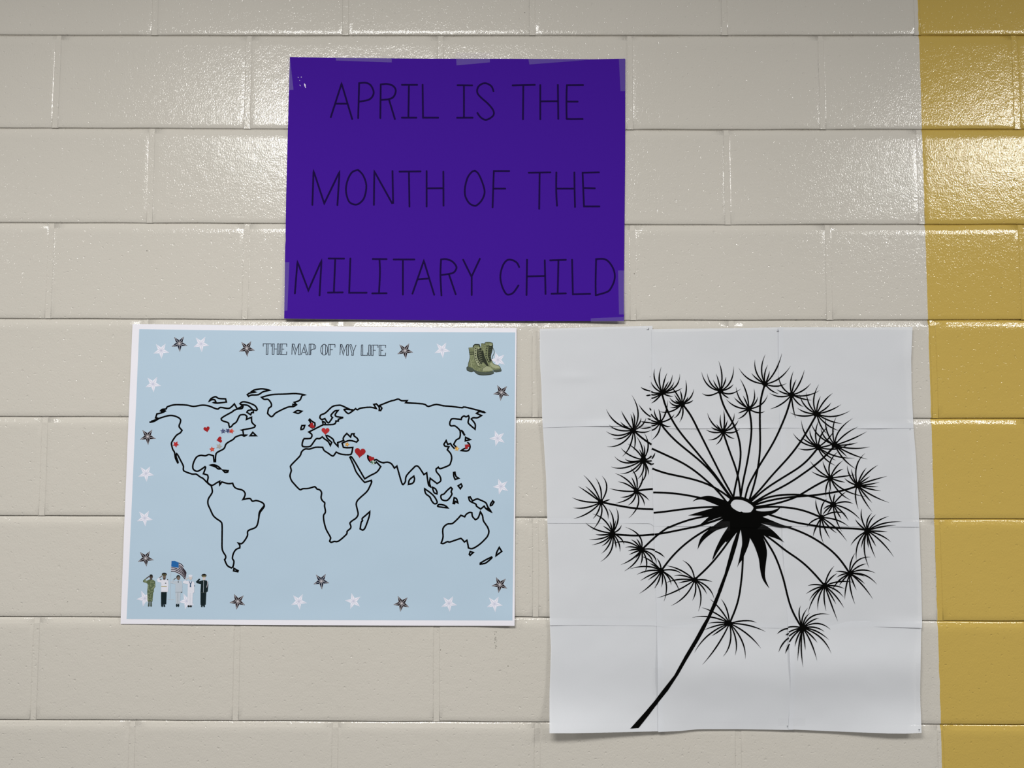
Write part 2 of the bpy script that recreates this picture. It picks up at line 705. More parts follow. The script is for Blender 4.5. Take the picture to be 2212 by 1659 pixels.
for c, xs in joints:
    for (n0, x0), (n1, x1) in zip(xs, xs[1:]):
        bl, br = bed_z(c, x0), bed_z(c, x1)
        tl, tr = bed_z(c - 1, x0), bed_z(c - 1, x1)
        # perimeter parameters (u along, v up), counter-clockwise seen from the room
        per = []
        NU, NV = 14, 7
        for i in range(NU):
            per.append((i / NU, 0.0))
        for i in range(NV):
            per.append((1.0, i / NV))
        for i in range(NU):
            per.append((1 - i / NU, 1.0))
        for i in range(NV):
            per.append((0.0, 1 - i / NV))
        wdt = x1 - x0
        hgt = tl - bl
        #       side, bottom, top inset and depth of each ring
        rings = [(0.0165, 0.016, 0.020, 0.0), (0.0080, 0.0064, 0.0088, 0.0), (0.0058, 0.0053, 0.0070, 0.0005),
                 (0.0050, 0.0047, 0.0014, 0.0019), (0.0046, 0.0044, -0.0040, 0.0034), (0.0042, 0.0042, -0.0042, 0.0065)]
        verts = []
        for (si, bi, ti, dp) in rings:
            for (u, v) in per:
                x = x0 + si + (wdt - 2 * si) * u
                zb = bl + (br - bl) * u + bi
                zt = tl + (tr - tl) * u - ti
                z = zb + (zt - zb) * v
                if dp > 0 or si < 0.01:
                    if v in (0.0, 1.0):
                        z += wob(x, z + c)
                    if u in (0.0, 1.0):
                        x += wob(z, x)
                verts.append((x, dp, z))
        k = len(per)
        faces = [tuple(range(k))]
        for r in range(len(rings) - 1):
            for i in range(k):
                j = (i + 1) % k
                faces.append((r * k + i, (r + 1) * k + i, (r + 1) * k + j, r * k + j))
        o = link_mesh('block', verts, faces, M['wall'], wall, smooth=True)

# a dark scuff on the block under the map
scf = Print(lambda x, y: 0.0, 0.0006)
random.seed(3)
for i in range(16):
    x = 1071 + random.gauss(0, 1.2)
    y = 1362 + random.random() * 38
    scf.disc(x, y, 0.35 + random.random() * 0.5, 0.5 + random.random() * 1.6, M['dirt'], n=7)
scf.build('scuff_mark', wall)

# ------------------------------------------------------------------ purple poster
def ripple(x, y, seed, scale, amp):
    return amp * mnoise.noise(Vector((x * scale, y * scale, seed)))


def gauss(x, y, cx, cy, sx, sy):
    return math.exp(-((x - cx) / sx) ** 2 - ((y - cy) / sy) ** 2)


def HP(x, y):
    h = 0.0030 + ripple(x, y, 1.7, 0.005, 0.0010)
    h += 0.0035 * gauss(x, y, 614, 690, 90, 60) + 0.004 * gauss(x, y, 1349, 693, 90, 80) + 0.0015 * gauss(x, y, 980, 693, 300, 40)
    return h


purple = thing('purple_poster', 'purple poster board hand-lettered in black marker, taped above the two other posters', 'poster', at(980, 690, 0.003))
coons([(626.2, 123.1), (700, 124.6), (907, 126.6), (1100, 126.9), (1277, 128.2), (1350.6, 126.6)],
      [(613.8, 688), (700, 689.2), (830, 690.8), (980, 692), (1130, 693.2), (1250, 693.4), (1348, 693.2)],
      [(626.2, 123.1), (622.3, 260), (618.2, 420), (616.8, 505), (616.4, 513), (617.4, 517), (616.0, 525), (614.8, 620), (613.8, 688)],
      [(1350.6, 126.6), (1350.4, 330), (1349, 480), (1347.6, 630), (1348, 693.2)],
      HP, 0.0, 'board', [M['purple'], M['board_core']], purple, 50, 40, 0.0011, 1)

U1, U2, U3, U4 = Crop(600, 100, 400), Crop(970, 100, 400), Crop(600, 330, 400), Crop(970, 330, 400)
U5, U6, U7 = Crop(600, 500, 300), Crop(830, 500, 300), Crop(1070, 500, 300)
words = {
    'APRIL': [(U1, [[(632, 850), (762, 445), (890, 872)], [(695, 685), (825, 685)],
                    [(960, 860), (972, 440), (1050, 435), (1110, 465), (1145, 540), (1130, 600), (1080, 640), (975, 660)],
                    [(1225, 860), (1230, 455), (1310, 450), (1380, 475), (1410, 530), (1385, 600), (1330, 630), (1230, 640)], [(1330, 640), (1400, 872)],
                    [(1480, 460), (1668, 460)], [(1567, 465), (1560, 850)], [(1478, 852), (1660, 852)],
                    [(1730, 455), (1735, 852), (1920, 852)]])],
    'IS': [(U2, [[(98, 465), (280, 467)], [(178, 470), (178, 850)], [(92, 853), (285, 852)],
                 [(532, 540), (505, 475), (430, 440), (360, 470), (335, 530), (360, 590), (470, 690), (530, 770), (525, 830), (445, 878), (380, 850), (337, 793)]])],
    'THE': [(U2, [[(755, 467), (1028, 460)], [(887, 465), (883, 875)], [(1090, 460), (1090, 875)], [(1300, 458), (1305, 870)], [(1090, 657), (1300, 655)],
                  [(1605, 463), (1408, 465), (1403, 600), (1405, 850), (1420, 868), (1600, 868)], [(1405, 660), (1540, 660)]])],
    'MONTH': [(U3, [[(413, 625), (427, 215), (555, 605), (738, 225), (712, 628)],
                    [(965, 208), (1020, 270), (1058, 390), (1035, 530), (980, 600), (920, 618), (850, 580), (815, 460), (830, 340), (880, 240), (940, 208), (968, 209)],
                    [(1148, 625), (1153, 220), (1364, 600), (1378, 598), (1370, 215)], [(1450, 225), (1710, 222)], [(1567, 230), (1573, 645)],
                    [(1778, 215), (1778, 645)], [(1978, 222), (1980, 635)], [(1780, 425), (1978, 423)]])],
    'OF': [(U4, [[(305, 212), (350, 250), (400, 360), (425, 470), (395, 560), (340, 620), (300, 632), (240, 600), (195, 520), (190, 420), (220, 300), (270, 230), (312, 212)],
                 [(722, 218), (535, 218), (520, 655)], [(530, 428), (675, 428)]])],
    'THE2': [(U4, [[(948, 237), (1215, 233)], [(1082, 240), (1077, 672)], [(1282, 230), (1280, 450), (1290, 635)], [(1497, 230), (1500, 450), (1505, 650)], [(1285, 428), (1495, 428)],
                   [(1795, 233), (1595, 237), (1612, 640), (1800, 640)], [(1605, 420), (1745, 425)]])],
    'MILITARY': [(U5, [[(272, 990), (313, 480), (487, 940), (697, 460), (665, 1022)], [(805, 430), (1060, 432)], [(915, 435), (893, 970)], [(795, 973), (1040, 970)],
                       [(1157, 425), (1137, 975), (1420, 975)], [(1508, 438), (1738, 440)], [(1620, 445), (1628, 650), (1612, 980)], [(1500, 985), (1738, 983)],
                       [(1840, 445), (2180, 445)], [(1993, 450), (1993, 1010)]]),
                 (U6, [[(448, 995), (630, 465), (797, 1012)], [(520, 765), (720, 748)],
                       [(912, 1022), (895, 700), (905, 445), (985, 440), (1080, 475), (1145, 550), (1140, 610), (1080, 665), (890, 695)], [(1030, 680), (1140, 1005)],
                       [(1255, 445), (1390, 720), (1525, 430)], [(1393, 720), (1393, 1015)]])],
    'CHILD': [(U6, [[(2150, 570), (2115, 500), (2040, 455), (1960, 455), (1890, 540), (1850, 700), (1870, 850), (1930, 980), (1985, 1005), (2060, 970), (2140, 855)]]),
              (U7, [[(505, 445), (497, 1015)], [(787, 455), (800, 1000)], [(500, 715), (795, 708)], [(868, 460), (1128, 450)], [(1005, 460), (993, 985)], [(890, 992), (1128, 985)],
                    [(1222, 445), (1235, 1000), (1515, 993)],
                    [(1600, 1020), (1597, 800), (1605, 440), (1740, 440), (1830, 510), (1895, 640), (1895, 780), (1830, 920), (1760, 970), (1600, 1015)]])],
}
for wname, groups in words.items():
    pr = Print(HP, 0.0003)
    for cr_, strokes in groups:
        for st in strokes:
            pr.stroke(cr_(*st), 3.7, M['marker'], cap=1.0)
    pr.build('marker_word', purple)

for cr_, q in [(U1, [(693, 118), (1362, 118), (1362, 193), (695, 170)]), (U1, [(147, 150), (188, 520), (110, 525), (120, 150)]),
               (U2, [(80, 75), (490, 75), (487, 192), (90, 228)]), (U2, [(948, 155), (1640, 165), (960, 217)]),
               (U2, [(2028, 135), (2125, 130), (2120, 535), (2048, 535)]), (U5, [(70, 490), (185, 490), (153, 1262), (60, 1260)]),
               (U7, [(1955, 622), (2080, 622), (2085, 1320), (1970, 1322)]), (U7, [(1520, 1385), (2045, 1360), (2050, 1450), (1520, 1445)])]:
    pr = Print(HP, 0.0006)
    pr.fill(cr_(*q), M['tape'])
    pr.build('tape_strip', purple)
U8 = Crop(600, 100, 160)
pr = Print(HP, 0.0003)
for q in ([(788, 1105), (818, 1125), (838, 1170), (828, 1195), (845, 1235), (828, 1248), (800, 1190), (784, 1140)],
          [(650, 1150), (672, 1155), (688, 1188), (675, 1190)], [(648, 1012), (662, 1012), (660, 1034), (648, 1030)], [(598, 920), (620, 918), (620, 936), (600, 936)], [(690, 912), (716, 912), (716, 926), (692, 930)]):
    pr.fill(U8(*q), M['scuff'])
pr.build('surface_scuff', purple)

# ------------------------------------------------------------------ map poster
def HM(x, y):
    h = 0.0026 + ripple(x, y, 5.3, 0.006, 0.0011) + ripple(x, y, 8.1, 0.018, 0.00035)
    h += 0.005 * gauss(x, y, 1112, 1352, 60, 60) + 0.002 * gauss(x, y, 700, 1350, 350, 30) + 0.002 * gauss(x, y, 1114, 900, 40, 200)
    return h


mapp = thing('map_poster', 'pale blue world map poster with white border, printed stars and heart stickers', 'poster', at(690, 1350, 0.003))
TL, TR, BR, BL = (286.3, 699.8), (1116, 708.3), (1111.6, 1352), (260.3, 1347.8)
coons([TL, (590, 703.4), (830, 706.2), (980, 707.6), TR], [BL, (600, 1350.2), (900, 1351.6), BR],
      [TL, (276.6, 930), (267.5, 1160), BL], [TR, (1113.6, 1010), BR], HM, 0.0, 'poster_sheet', M['photo_white'], mapp, 90, 70, 0.00035)
BTL, BTR, BBR, BBL = (300.8, 711.2), (1113, 718.2), (1106.9, 1340.2), (273.4, 1337.2)
coons([BTL, (590, 714.8), (830, 717), BTR], [BBL, (600, 1339.0), BBR], [BTL, (291.6, 930), (281.5, 1160), BBL], [BTR, (1111, 1010), BBR],
      HM, 0.00018, 'printed_background', M['photo_blue'], mapp, 90, 70, 0.0)

W1, W2, W3, W4, W5, W6 = Crop(310, 820, 400), Crop(310, 980, 400), Crop(600, 820, 300), Crop(600, 960, 300), Crop(820, 840, 300), Crop(820, 1010, 300)
lw = 3.55
lines = [
    (W1, 0, [(70, 510), (130, 497), (185, 465), (260, 440), (330, 428), (400, 445), (440, 475), (440, 510), (425, 560), (460, 605), (440, 635), (400, 660), (370, 695), (335, 755), (340, 800), (350, 835), (370, 870), (382, 940), (412, 1000)]),
    (W1, 0, [(388, 890), (395, 960), (408, 995)]),
    (W1, 0, [(384, 905), (395, 885), (412, 905), (440, 960), (475, 1030), (475, 1070), (490, 1095), (580, 1128), (630, 1130), (680, 1165), (710, 1180), (760, 1230), (800, 1262), (835, 1258), (870, 1235), (910, 1215), (910, 1258), (935, 1222), (1010, 1242), (1065, 1238), (1080, 1275), (1110, 1300), (1180, 1320), (1210, 1350), (1212, 1385), (1188, 1432), (1270, 1420), (1300, 1452), (1350, 1445), (1420, 1470), (1443, 1505), (1430, 1535), (1390, 1590), (1378, 1640)]),
    (W1, 0, [(90, 500), (185, 465), (145, 457), (160, 410), (215, 397), (255, 380), (205, 372), (225, 355), (270, 350), (285, 325), (360, 302), (440, 300), (520, 305), (600, 320), (700, 305), (780, 315), (880, 352), (920, 332), (1010, 345), (1050, 325), (1085, 290), (1120, 350), (1185, 315), (1152, 288), (1185, 266), (1250, 275), (1330, 310), (1360, 355), (1345, 368), (1300, 360), (1250, 370), (1235, 390), (1280, 420), (1290, 395), (1312, 395), (1310, 362)]),
    (W1, 0, [(205, 365), (250, 370), (215, 380)]),
    (W1, 0, [(1165, 300), (1245, 308), (1300, 355)]),
    (W1, 0, [(1190, 318), (1175, 345), (1120, 352), (1075, 370), (1060, 385), (960, 440), (928, 465), (940, 490), (1010, 515), (1020, 545), (1028, 568), (1050, 560), (1070, 535), (1110, 505), (1140, 445), (1160, 422), (1210, 420), (1235, 440), (1230, 475), (1290, 450), (1295, 510), (1335, 550), (1310, 575), (1170, 602), (1187, 607), (1195, 665), (1230, 663), (1200, 675), (1170, 662), (1100, 685), (1070, 715), (990, 765), (960, 825), (880, 870), (862, 910), (860, 980), (843, 980), (835, 910), (780, 895), (740, 910), (680, 905), (630, 930), (595, 1000), (590, 1060), (620, 1090), (660, 1090), (735, 1040), (740, 1055), (715, 1125), (765, 1140), (772, 1170), (765, 1225), (800, 1262)]),
    (W2, 0, [(810, 385), (822, 440), (815, 475), (775, 540), (770, 600), (795, 660), (830, 735), (870, 775), (920, 810), (938, 850), (938, 1000), (938, 1120), (950, 1170), (980, 1220), (980, 1250), (968, 1265), (1000, 1335), (1050, 1365), (1070, 1345), (1080, 1285), (1062, 1250), (1075, 1190), (1105, 1145), (1150, 1125), (1150, 1095), (1132, 1068), (1180, 1070), (1240, 985), (1250, 920), (1345, 875), (1375, 780), (1380, 720), (1395, 680), (1443, 620)]),
    (W2, 1, [(1080, 1370), (1130, 1398), (1126, 1410), (1076, 1400)]),
    (W1, 1, [(800, 1022), (840, 1017), (890, 1037), (922, 1066), (890, 1066), (860, 1043)]),
    (W1, 1, [(948, 1082), (1010, 1088), (1006, 1104), (975, 1108), (960, 1095)]),
    (W1, 1, [(785, 258), (810, 225), (860, 205), (900, 225), (980, 230), (990, 268), (890, 280), (835, 275), (865, 268), (850, 242), (815, 240)]),
    (W1, 1, [(1510, 128), (1420, 110), (1330, 122), (1295, 140), (1340, 150), (1270, 160), (1240, 180), (1255, 200), (1290, 185), (1370, 180), (1430, 145)]),
    (W1, 1, [(1930, 182), (1820, 167), (1700, 172), (1530, 180), (1410, 212), (1440, 235), (1490, 238), (1525, 285), (1525, 320), (1495, 345), (1482, 405), (1520, 440), (1545, 435), (1585, 395), (1720, 330), (1790, 322), (1828, 300), (1800, 272), (1850, 255), (1875, 235), (1895, 190)]),
    (W1, 0, [(1815, 300), (1785, 295), (1782, 320)]),
    (W1, 1, [(1802, 390), (1840, 370), (1890, 378), (1850, 403)]),
    (W1, 1, [(1305, 630), (1346, 670), (1274, 670)]),
    (W3, 1, [(510, 630), (540, 660), (590, 690), (590, 745), (550, 770), (498, 735), (525, 705), (520, 680), (497, 645)]),
    (W3, 1, [(430, 730), (385, 732), (370, 770), (370, 795), (410, 783)]),
    (W3, 0, [(765, 687), (714, 665), (722, 720), (650, 755), (495, 835), (535, 865), (545, 890), (535, 920), (510, 938), (420, 940), (400, 975), (388, 1040), (410, 1068), (500, 1068), (540, 1040), (600, 955), (630, 938), (665, 940), (710, 912), (745, 945), (800, 985), (838, 1048), (860, 1000), (790, 935), (770, 892), (810, 900), (880, 950), (900, 1000), (960, 1065), (955, 1003), (1050, 970), (1042, 940), (1060, 900), (1100, 858), (1160, 915), (1175, 865), (1216, 862), (1215, 895), (1260, 930), (1282, 965), (1255, 995), (1140, 970), (1025, 1012), (1045, 1078), (1110, 1085), (1195, 1080), (1180, 1160), (1150, 1195), (1020, 1190), (930, 1155), (890, 1210), (860, 1212), (800, 1170), (740, 1130), (715, 1078), (600, 1078), (510, 1105), (435, 1105), (380, 1150), (350, 1220), (215, 1360), (205, 1400), (215, 1450), (195, 1530), (215, 1600), (240, 1637)]),
    (W3, 0, [(762, 690), (745, 718), (880, 714), (920, 690), (925, 660), (965, 660), (965, 632), (1033, 608), (1033, 602), (940, 590), (915, 570), (920, 545), (960, 492), (910, 500), (855, 555), (850, 580), (872, 605), (820, 680), (790, 680), (750, 620), (700, 635), (670, 610), (685, 565), (760, 530), (870, 430), (960, 410), (1020, 415), (1150, 475), (1215, 490)]),
    (W3, 0, [(1200, 482), (1070, 472), (1060, 485), (1110, 535), (1150, 530), (1240, 462), (1270, 480), (1320, 455), (1470, 440), (1568, 460), (1530, 395), (1570, 387), (1615, 440), (1615, 490), (1640, 492), (1658, 455), (1625, 410), (1790, 345), (1850, 330), (1920, 310), (1970, 335), (2060, 335), (2038, 367), (2140, 375)]),
    (W5, 0, [(420, 222), (690, 240), (760, 275), (800, 275), (900, 248), (1020, 270), (1150, 280), (1310, 300), (1360, 290), (1600, 350), (1675, 375), (1590, 362), (1545, 390), (1622, 425), (1560, 460), (1490, 460), (1460, 480), (1510, 540), (1525, 580), (1520, 642), (1420, 555), (1412, 510), (1425, 460), (1415, 427), (1375, 445), (1345, 432), (1310, 455), (1300, 488), (1165, 475), (1130, 505), (1117, 560), (1140, 590), (1200, 590), (1270, 650), (1285, 700), (1275, 780), (1220, 815), (1180, 885), (1225, 935)]),
    (W5, 0, [(1600, 352), (1675, 372)]),
    (W5, 0, [(1195, 955), (1150, 905), (1130, 870), (1085, 885), (1060, 825), (1025, 880), (1040, 910), (1103, 922), (1078, 970), (1130, 1030), (1148, 1100), (1130, 1180), (1100, 1220), (970, 1270), (935, 1248), (900, 1275), (905, 1320), (960, 1390), (975, 1450), (960, 1480), (915, 1508), (806, 1425), (795, 1500), (815, 1562), (780, 1530), (765, 1450), (750, 1338), (705, 1365), (620, 1240), (570, 1230), (430, 1380), (410, 1480), (375, 1525), (350, 1490), (275, 1230), (235, 1262), (190, 1195), (130, 1168), (50, 1175), (0, 1160)]),
    (W3, 0, [(1700, 1322), (1680, 1325), (1620, 1305), (1570, 1275), (1530, 1288), (1490, 1245), (1434, 1215), (1440, 1260), (1480, 1310), (1550, 1330), (1570, 1312), (1640, 1385), (1580, 1470), (1470, 1530), (1385, 1580), (1355, 1530), (1190, 1250), (1150, 1238), (1210, 1370), (1250, 1470), (1340, 1590), (1385, 1638), (1490, 1605), (1493, 1640)]),
    (W5, 1, [(1370, 772), (1445, 808), (1365, 828)]),
    (W5, 0, [(1395, 850), (1430, 880), (1440, 930), (1420, 975), (1380, 990), (1300, 983), (1345, 955), (1400, 940)]),
    (W5, 1, [(545, 1390), (556, 1440), (530, 1500), (460, 1522), (475, 1450)]),
    (W5, 1, [(1178, 1332), (1200, 1328), (1215, 1390), (1258, 1424), (1203, 1443), (1182, 1390)]),
    (W5, 1, [(1250, 1545), (1298, 1515), (1315, 1550), (1286, 1590)]),
    (W6, 1, [(845, 315), (890, 340), (915, 390), (912, 420), (870, 400), (850, 350)]),
    (W6, 1, [(718, 338), (800, 395), (870, 460), (915, 540), (908, 573), (870, 575), (830, 530), (800, 470), (740, 420), (720, 370)]),
    (W6, 1, [(925, 605), (950, 587), (1020, 597), (1060, 617), (1085, 642), (940, 623)]),
    (W6, 1, [(1135, 315), (1158, 340), (1140, 385), (1150, 430), (1080, 520), (1000, 515), (975, 470), (985, 435), (1025, 420), (1080, 360)]),
    (W6, 1, [(1188, 480), (1225, 497), (1246, 562), (1205, 538), (1193, 575), (1172, 572)]),
    (W6, 1, [(1418, 472), (1443, 468), (1480, 530), (1550, 500), (1600, 515), (1690, 560), (1720, 620), (1780, 708), (1700, 660), (1665, 615), (1610, 660), (1545, 615), (1530, 580), (1440, 535)]),
    (W6, 1, [(1802, 530), (1822, 550), (1790, 598), (1764, 606), (1768, 580)]),
    (W6, 1, [(1605, 705), (1640, 770), (1655, 850), (1720, 950), (1740, 1020), (1725, 1080), (1690, 1130), (1590, 1225), (1480, 1290), (1415, 1280), (1405, 1220), (1390, 1158), (1350, 1185), (1305, 1135), (1270, 1135), (1120, 1185), (1080, 1180), (1015, 1210), (980, 1203), (1010, 1110), (1005, 1010), (1020, 950), (1080, 900), (1160, 890), (1240, 820), (1295, 760), (1355, 785), (1380, 745), (1430, 715), (1470, 720), (1480, 780), (1525, 830), (1570, 800)]),
    (W6, 1, [(1443, 1338), (1492, 1352), (1442, 1398), (1428, 1383)]),
    (W6, 1, [(1906, 1272), (1945, 1335), (1854, 1405), (1868, 1345)]),
    (W6, 1, [(1783, 1425), (1783, 1443), (1690, 1520), (1604, 1538), (1604, 1522), (1700, 1465)]),
    (W4, 0, [(225, 588), (345, 715), (400, 705), (490, 700), (580, 675), (605, 685), (625, 710), (670, 725), (698, 770), (690, 850), (715, 900), (748, 930), (745, 980), (758, 1050), (755, 1090), (730, 1130), (735, 1220), (770, 1350), (835, 1470), (840, 1500), (825, 1540), (850, 1560), (900, 1545), (940, 1548), (990, 1525), (1095, 1430), (1105, 1385), (1155, 1340), (1165, 1305), (1150, 1255), (1180, 1220), (1250, 1170), (1280, 1110), (1265, 1030), (1250, 960), (1260, 910), (1300, 860), (1420, 750), (1470, 660), (1495, 600), (1490, 573), (1385, 605)]),
    (W4, 1, [(1465, 1072), (1455, 1150), (1390, 1330), (1350, 1365), (1312, 1345), (1330, 1240), (1350, 1215), (1345, 1180), (1400, 1130)]),
]
pr = Print(HM, 0.0003)
for cr_, closed, pts in lines:
    pr.stroke(cr_(*pts), lw, M['ink'], closed=bool(closed))
pr.fill(W5((1285, 655), (1310, 650), (1335, 672), (1370, 735), (1345, 752), (1310, 700)), M['ink'])
pr.fill(W5((1580, 340), (1660, 350), (1690, 372), (1680, 392), (1640, 385), (1580, 365)), M['ink'])
pr.fill(W6((1700, 640), (1735, 635), (1797, 727), (1720, 680)), M['ink'])
pr.fill(W6((770, 240), (795, 240), (825, 310), (810, 325), (780, 290)), M['ink'])
pr.fill(W1((375, 905), (392, 900), (425, 990), (412, 1008), (398, 995), (380, 950)), M['ink'])
pr.fill(W1((205, 365), (235, 355), (260, 382), (205, 390)), M['ink'])
pr.fill(W1((740, 1215), (800, 1245), (830, 1262), (800, 1270)), M['ink'])
pr.build('printed_coastlines', mapp)

# title lettering
T1, T2 = Crop(555, 730, 160), Crop(685, 730, 160)
title = [
    [(T1, 0, [(187, 255), (187, 175), (428, 175), (428, 258)]), (T1, 0, [(290, 180), (275, 490), (325, 490), (333, 180)]),
     (T1, 1, [(465, 178), (517, 178), (508, 490), (455, 490)]), (T1, 1, [(612, 175), (658, 175), (655, 490), (600, 490)]), (T1, 0, [(515, 330), (610, 330)]),
     (T1, 0, [(888, 262), (888, 178), (700, 178), (690, 492), (885, 495), (888, 405)]), (T1, 0, [(752, 180), (738, 490)]), (T1, 0, [(745, 335), (815, 335)])],
    [(T1, 0, [(1043, 498), (1055, 180), (1110, 185), (1170, 380), (1250, 180), (1295, 180), (1293, 500), (1240, 500), (1250, 190)]), (T1, 0, [(1055, 185), (1143, 498), (1170, 380)]),
     (T1, 0, [(1322, 500), (1430, 190), (1515, 500), (1470, 500), (1405, 280)]), (T1, 0, [(1365, 435), (1445, 435)]),
     (T1, 0, [(1610, 455), (1605, 500), (1555, 500), (1560, 185), (1680, 185), (1740, 220), (1755, 270), (1730, 325), (1640, 350), (1610, 390), (1612, 455)]), (T1, 0, [(1610, 190), (1600, 500)]), (T1, 0, [(1705, 205), (1703, 330)])],
    [(T1, 1, [(2008, 190), (2070, 220), (2105, 290), (2105, 410), (2070, 480), (2003, 510), (1945, 480), (1908, 410), (1912, 290), (1950, 220)]), (T1, 0, [(1965, 210), (1955, 485)]), (T1, 0, [(2050, 210), (2052, 485)]),
     (T2, 0, [(535, 285), (535, 195), (345, 195), (340, 508), (385, 508), (395, 195)]), (T2, 0, [(395, 352), (468, 352)])],
    [(T2, 0, [(685, 510), (695, 195), (745, 200), (808, 400), (885, 200), (935, 200), (932, 518), (880, 518), (885, 210)]), (T2, 0, [(700, 200), (782, 512), (808, 400)]),
     (T2, 0, [(970, 205), (1020, 200), (1085, 405), (1165, 205)]), (T2, 0, [(970, 205), (1040, 450), (1035, 518), (1082, 518), (1085, 410)])],
    [(T2, 0, [(1320, 208), (1362, 208), (1362, 520)]), (T2, 0, [(1320, 208), (1312, 520), (1500, 522), (1505, 435)]), (T2, 1, [(1545, 210), (1595, 210), (1590, 522), (1540, 522)]),
     (T2, 0, [(1820, 298), (1820, 212), (1632, 212), (1625, 525), (1672, 525), (1680, 215)]), (T2, 0, [(1680, 368), (1750, 368)]),
     (T2, 0, [(2045, 295), (2045, 215), (1860, 215), (1850, 525), (2040, 530), (2045, 440)]), (T2, 0, [(1905, 218), (1898, 525)]), (T2, 0, [(1905, 368), (1975, 368)])]]
for word in title:
    pr = Print(HM, 0.0004)
    for cr_, closed, pts in word:
        pr.stroke(cr_(*pts), 1.35, M['title_ink'], closed=bool(closed), smooth=len(pts) > 9)
    pr.build('printed_title_word', mapp)


# printed stars
def star_pts(cx, cy, r, ang, inner=0.40):
    pts = []
    for i in range(10):
        rr = r if i % 2 == 0 else r * inner
        t = math.radians(ang + 36 * i)
        pts.append((cx + rr * math.sin(t), cy - rr * math.cos(t)))
    return pts


stars = [(348.1, 757.3, 33, 'w'), (387.5, 742.1, 33, 'n'), (434.5, 742.8, 31, 'w'), (533, 752.6, 32, 'k'), (874.9, 757.5, 30, 'k'), (955, 755.5, 30, 'w'),
         (1075.6, 777.5, 52, 'w'), (1083.1, 847.7, 42, 'k'), (330.5, 829.6, 31, 'w'), (319, 943, 33, 'k'), (1075, 946.5, 51, 'w'), (315.4, 1022.8, 31, 'w'),
         (1082.4, 1050.9, 51, 'w'), (312.5, 1119, 31, 'w'), (314.5, 1206, 30, 'k'), (694, 1255.2, 32, 'n'), (1079.7, 1263, 45, 'k'), (312.5, 1292.8, 48, 'w'),
         (403.6, 1298.5, 48, 'w'), (513.6, 1299.2, 45, 'k'), (645.4, 1299.2, 29, 'w'), (763.5, 1298.6, 58, 'w'), (867.6, 1303.5, 45, 'k'), (969.8, 1303.5, 30, 'w'), (1068.2, 1304.4, 30, 'w')]
for cx, cy, ang, kind in stars:
    pr = Print(HM, 0.00028)
    body, line_m = {'w': (M['star_white'], M['star_line_pale']), 'k': (M['star_black'], M['star_line']), 'n': (M['star_navy'], M['star_line'])}[kind]
    r = 18.0
    P = star_pts(cx, cy, r, ang)
    if kind != 'w':
        pr.fill(star_pts(cx, cy, r * 1.03, ang, 0.415), line_m)
    pr.fill(P, body, dz=0.000040)
    for i, q in enumerate(P):
        k = 0.86 if i % 2 == 0 else 0.98
        pr.ribbon(densify([(cx, cy), (cx + (q[0] - cx) * k, cy + (q[1] - cy) * k)], 5), [0.85] * len(densify([(cx, cy), (cx + (q[0] - cx) * k, cy + (q[1] - cy) * k)], 5)), line_m, dz=0.000080)
    pr.disc(cx, cy, 1.3, 1.3, line_m, n=10, dz=0.000100)
    pr.build('printed_star', mapp)

# printed boots
BC = Crop(980, 700, 160)
pr = Print(HM, 0.00036)
bootR = BC((815, 585), (890, 580), (930, 600), (930, 570), (960, 545), (1080, 545), (1160, 565), (1170, 640), (1150, 800), (1120, 900), (1110, 1000), (1150, 1120), (1200, 1200), (1340, 1240), (1395, 1310), (1400, 1350), (1420, 1380), (1400, 1415), (1250, 1440), (1200, 1430), (1160, 1340), (980, 1250), (870, 1120), (830, 1000), (820, 850))
bootL = BC((450, 705), (580, 690), (600, 640), (650, 612), (760, 615), (785, 680), (830, 690), (850, 780), (820, 850), (830, 1000), (870, 1120), (980, 1250), (1100, 1290), (1160, 1340), (1170, 1400), (1200, 1420), (1200, 1470), (1090, 1510), (880, 1525), (720, 1500), (640, 1440), (600, 1400), (520, 1430), (400, 1380), (390, 1300), (430, 1265), (440, 1180), (485, 1000), (470, 850))
pr.fill(bootR, M['olive'])
pr.fill(BC((820, 780), (880, 790), (920, 960), (1000, 1150), (1050, 1260), (990, 1250), (870, 1120), (830, 1000)), M['olive_dk'], dz=0.000040)
pr.fill(BC((1070, 1190), (1150, 1140), (1240, 1210), (1340, 1240), (1390, 1310), (1250, 1330), (1150, 1290)), M['olive_lt'], dz=0.000040)
pr.fill(BC((1170, 1370), (1400, 1345), (1420, 1380), (1400, 1415), (1250, 1440), (1200, 1430)), M['sole'], dz=0.000040)
pr.fill(BC((1040, 620), (1165, 620), (1140, 800), (1100, 950), (1130, 1110), (1080, 1130), (1020, 960), (1030, 800)), M['olive_dk'], dz=0.000040)
pr.fill(BC((1060, 615), (1150, 612), (1140, 650), (1075, 655)), M['olive_lt'], dz=0.000080)
pr.stroke(BC(*[(815, 585), (890, 580), (930, 600), (930, 570), (960, 545), (1080, 545), (1160, 565), (1170, 640), (1150, 800), (1120, 900), (1110, 1000), (1150, 1120), (1200, 1200), (1340, 1240), (1395, 1310), (1420, 1380), (1400, 1415), (1250, 1440)]), 0.9, M['olive_dk'], dz=0.000080)
pr.stroke(BC((1165, 700), (1215, 840), (1165, 960), (1150, 1050)), 1.2, M['olive_dk'], dz=0.000080)
pr.fill(bootL, M['olive'], dz=0.000120)
pr.fill(BC((390, 1300), (420, 1265), (560, 1310), (640, 1380), (760, 1420), (950, 1440), (1170, 1400), (1200, 1420), (1200, 1470), (1090, 1510), (880, 1525), (720, 1500), (640, 1440), (600, 1400), (520, 1430), (400, 1380)), M['sole'], dz=0.000160)
pr.fill(BC((690, 700), (830, 720), (835, 1000), (880, 1140), (820, 1200), (740, 1090), (690, 950)), M['olive_dk'], dz=0.000160)
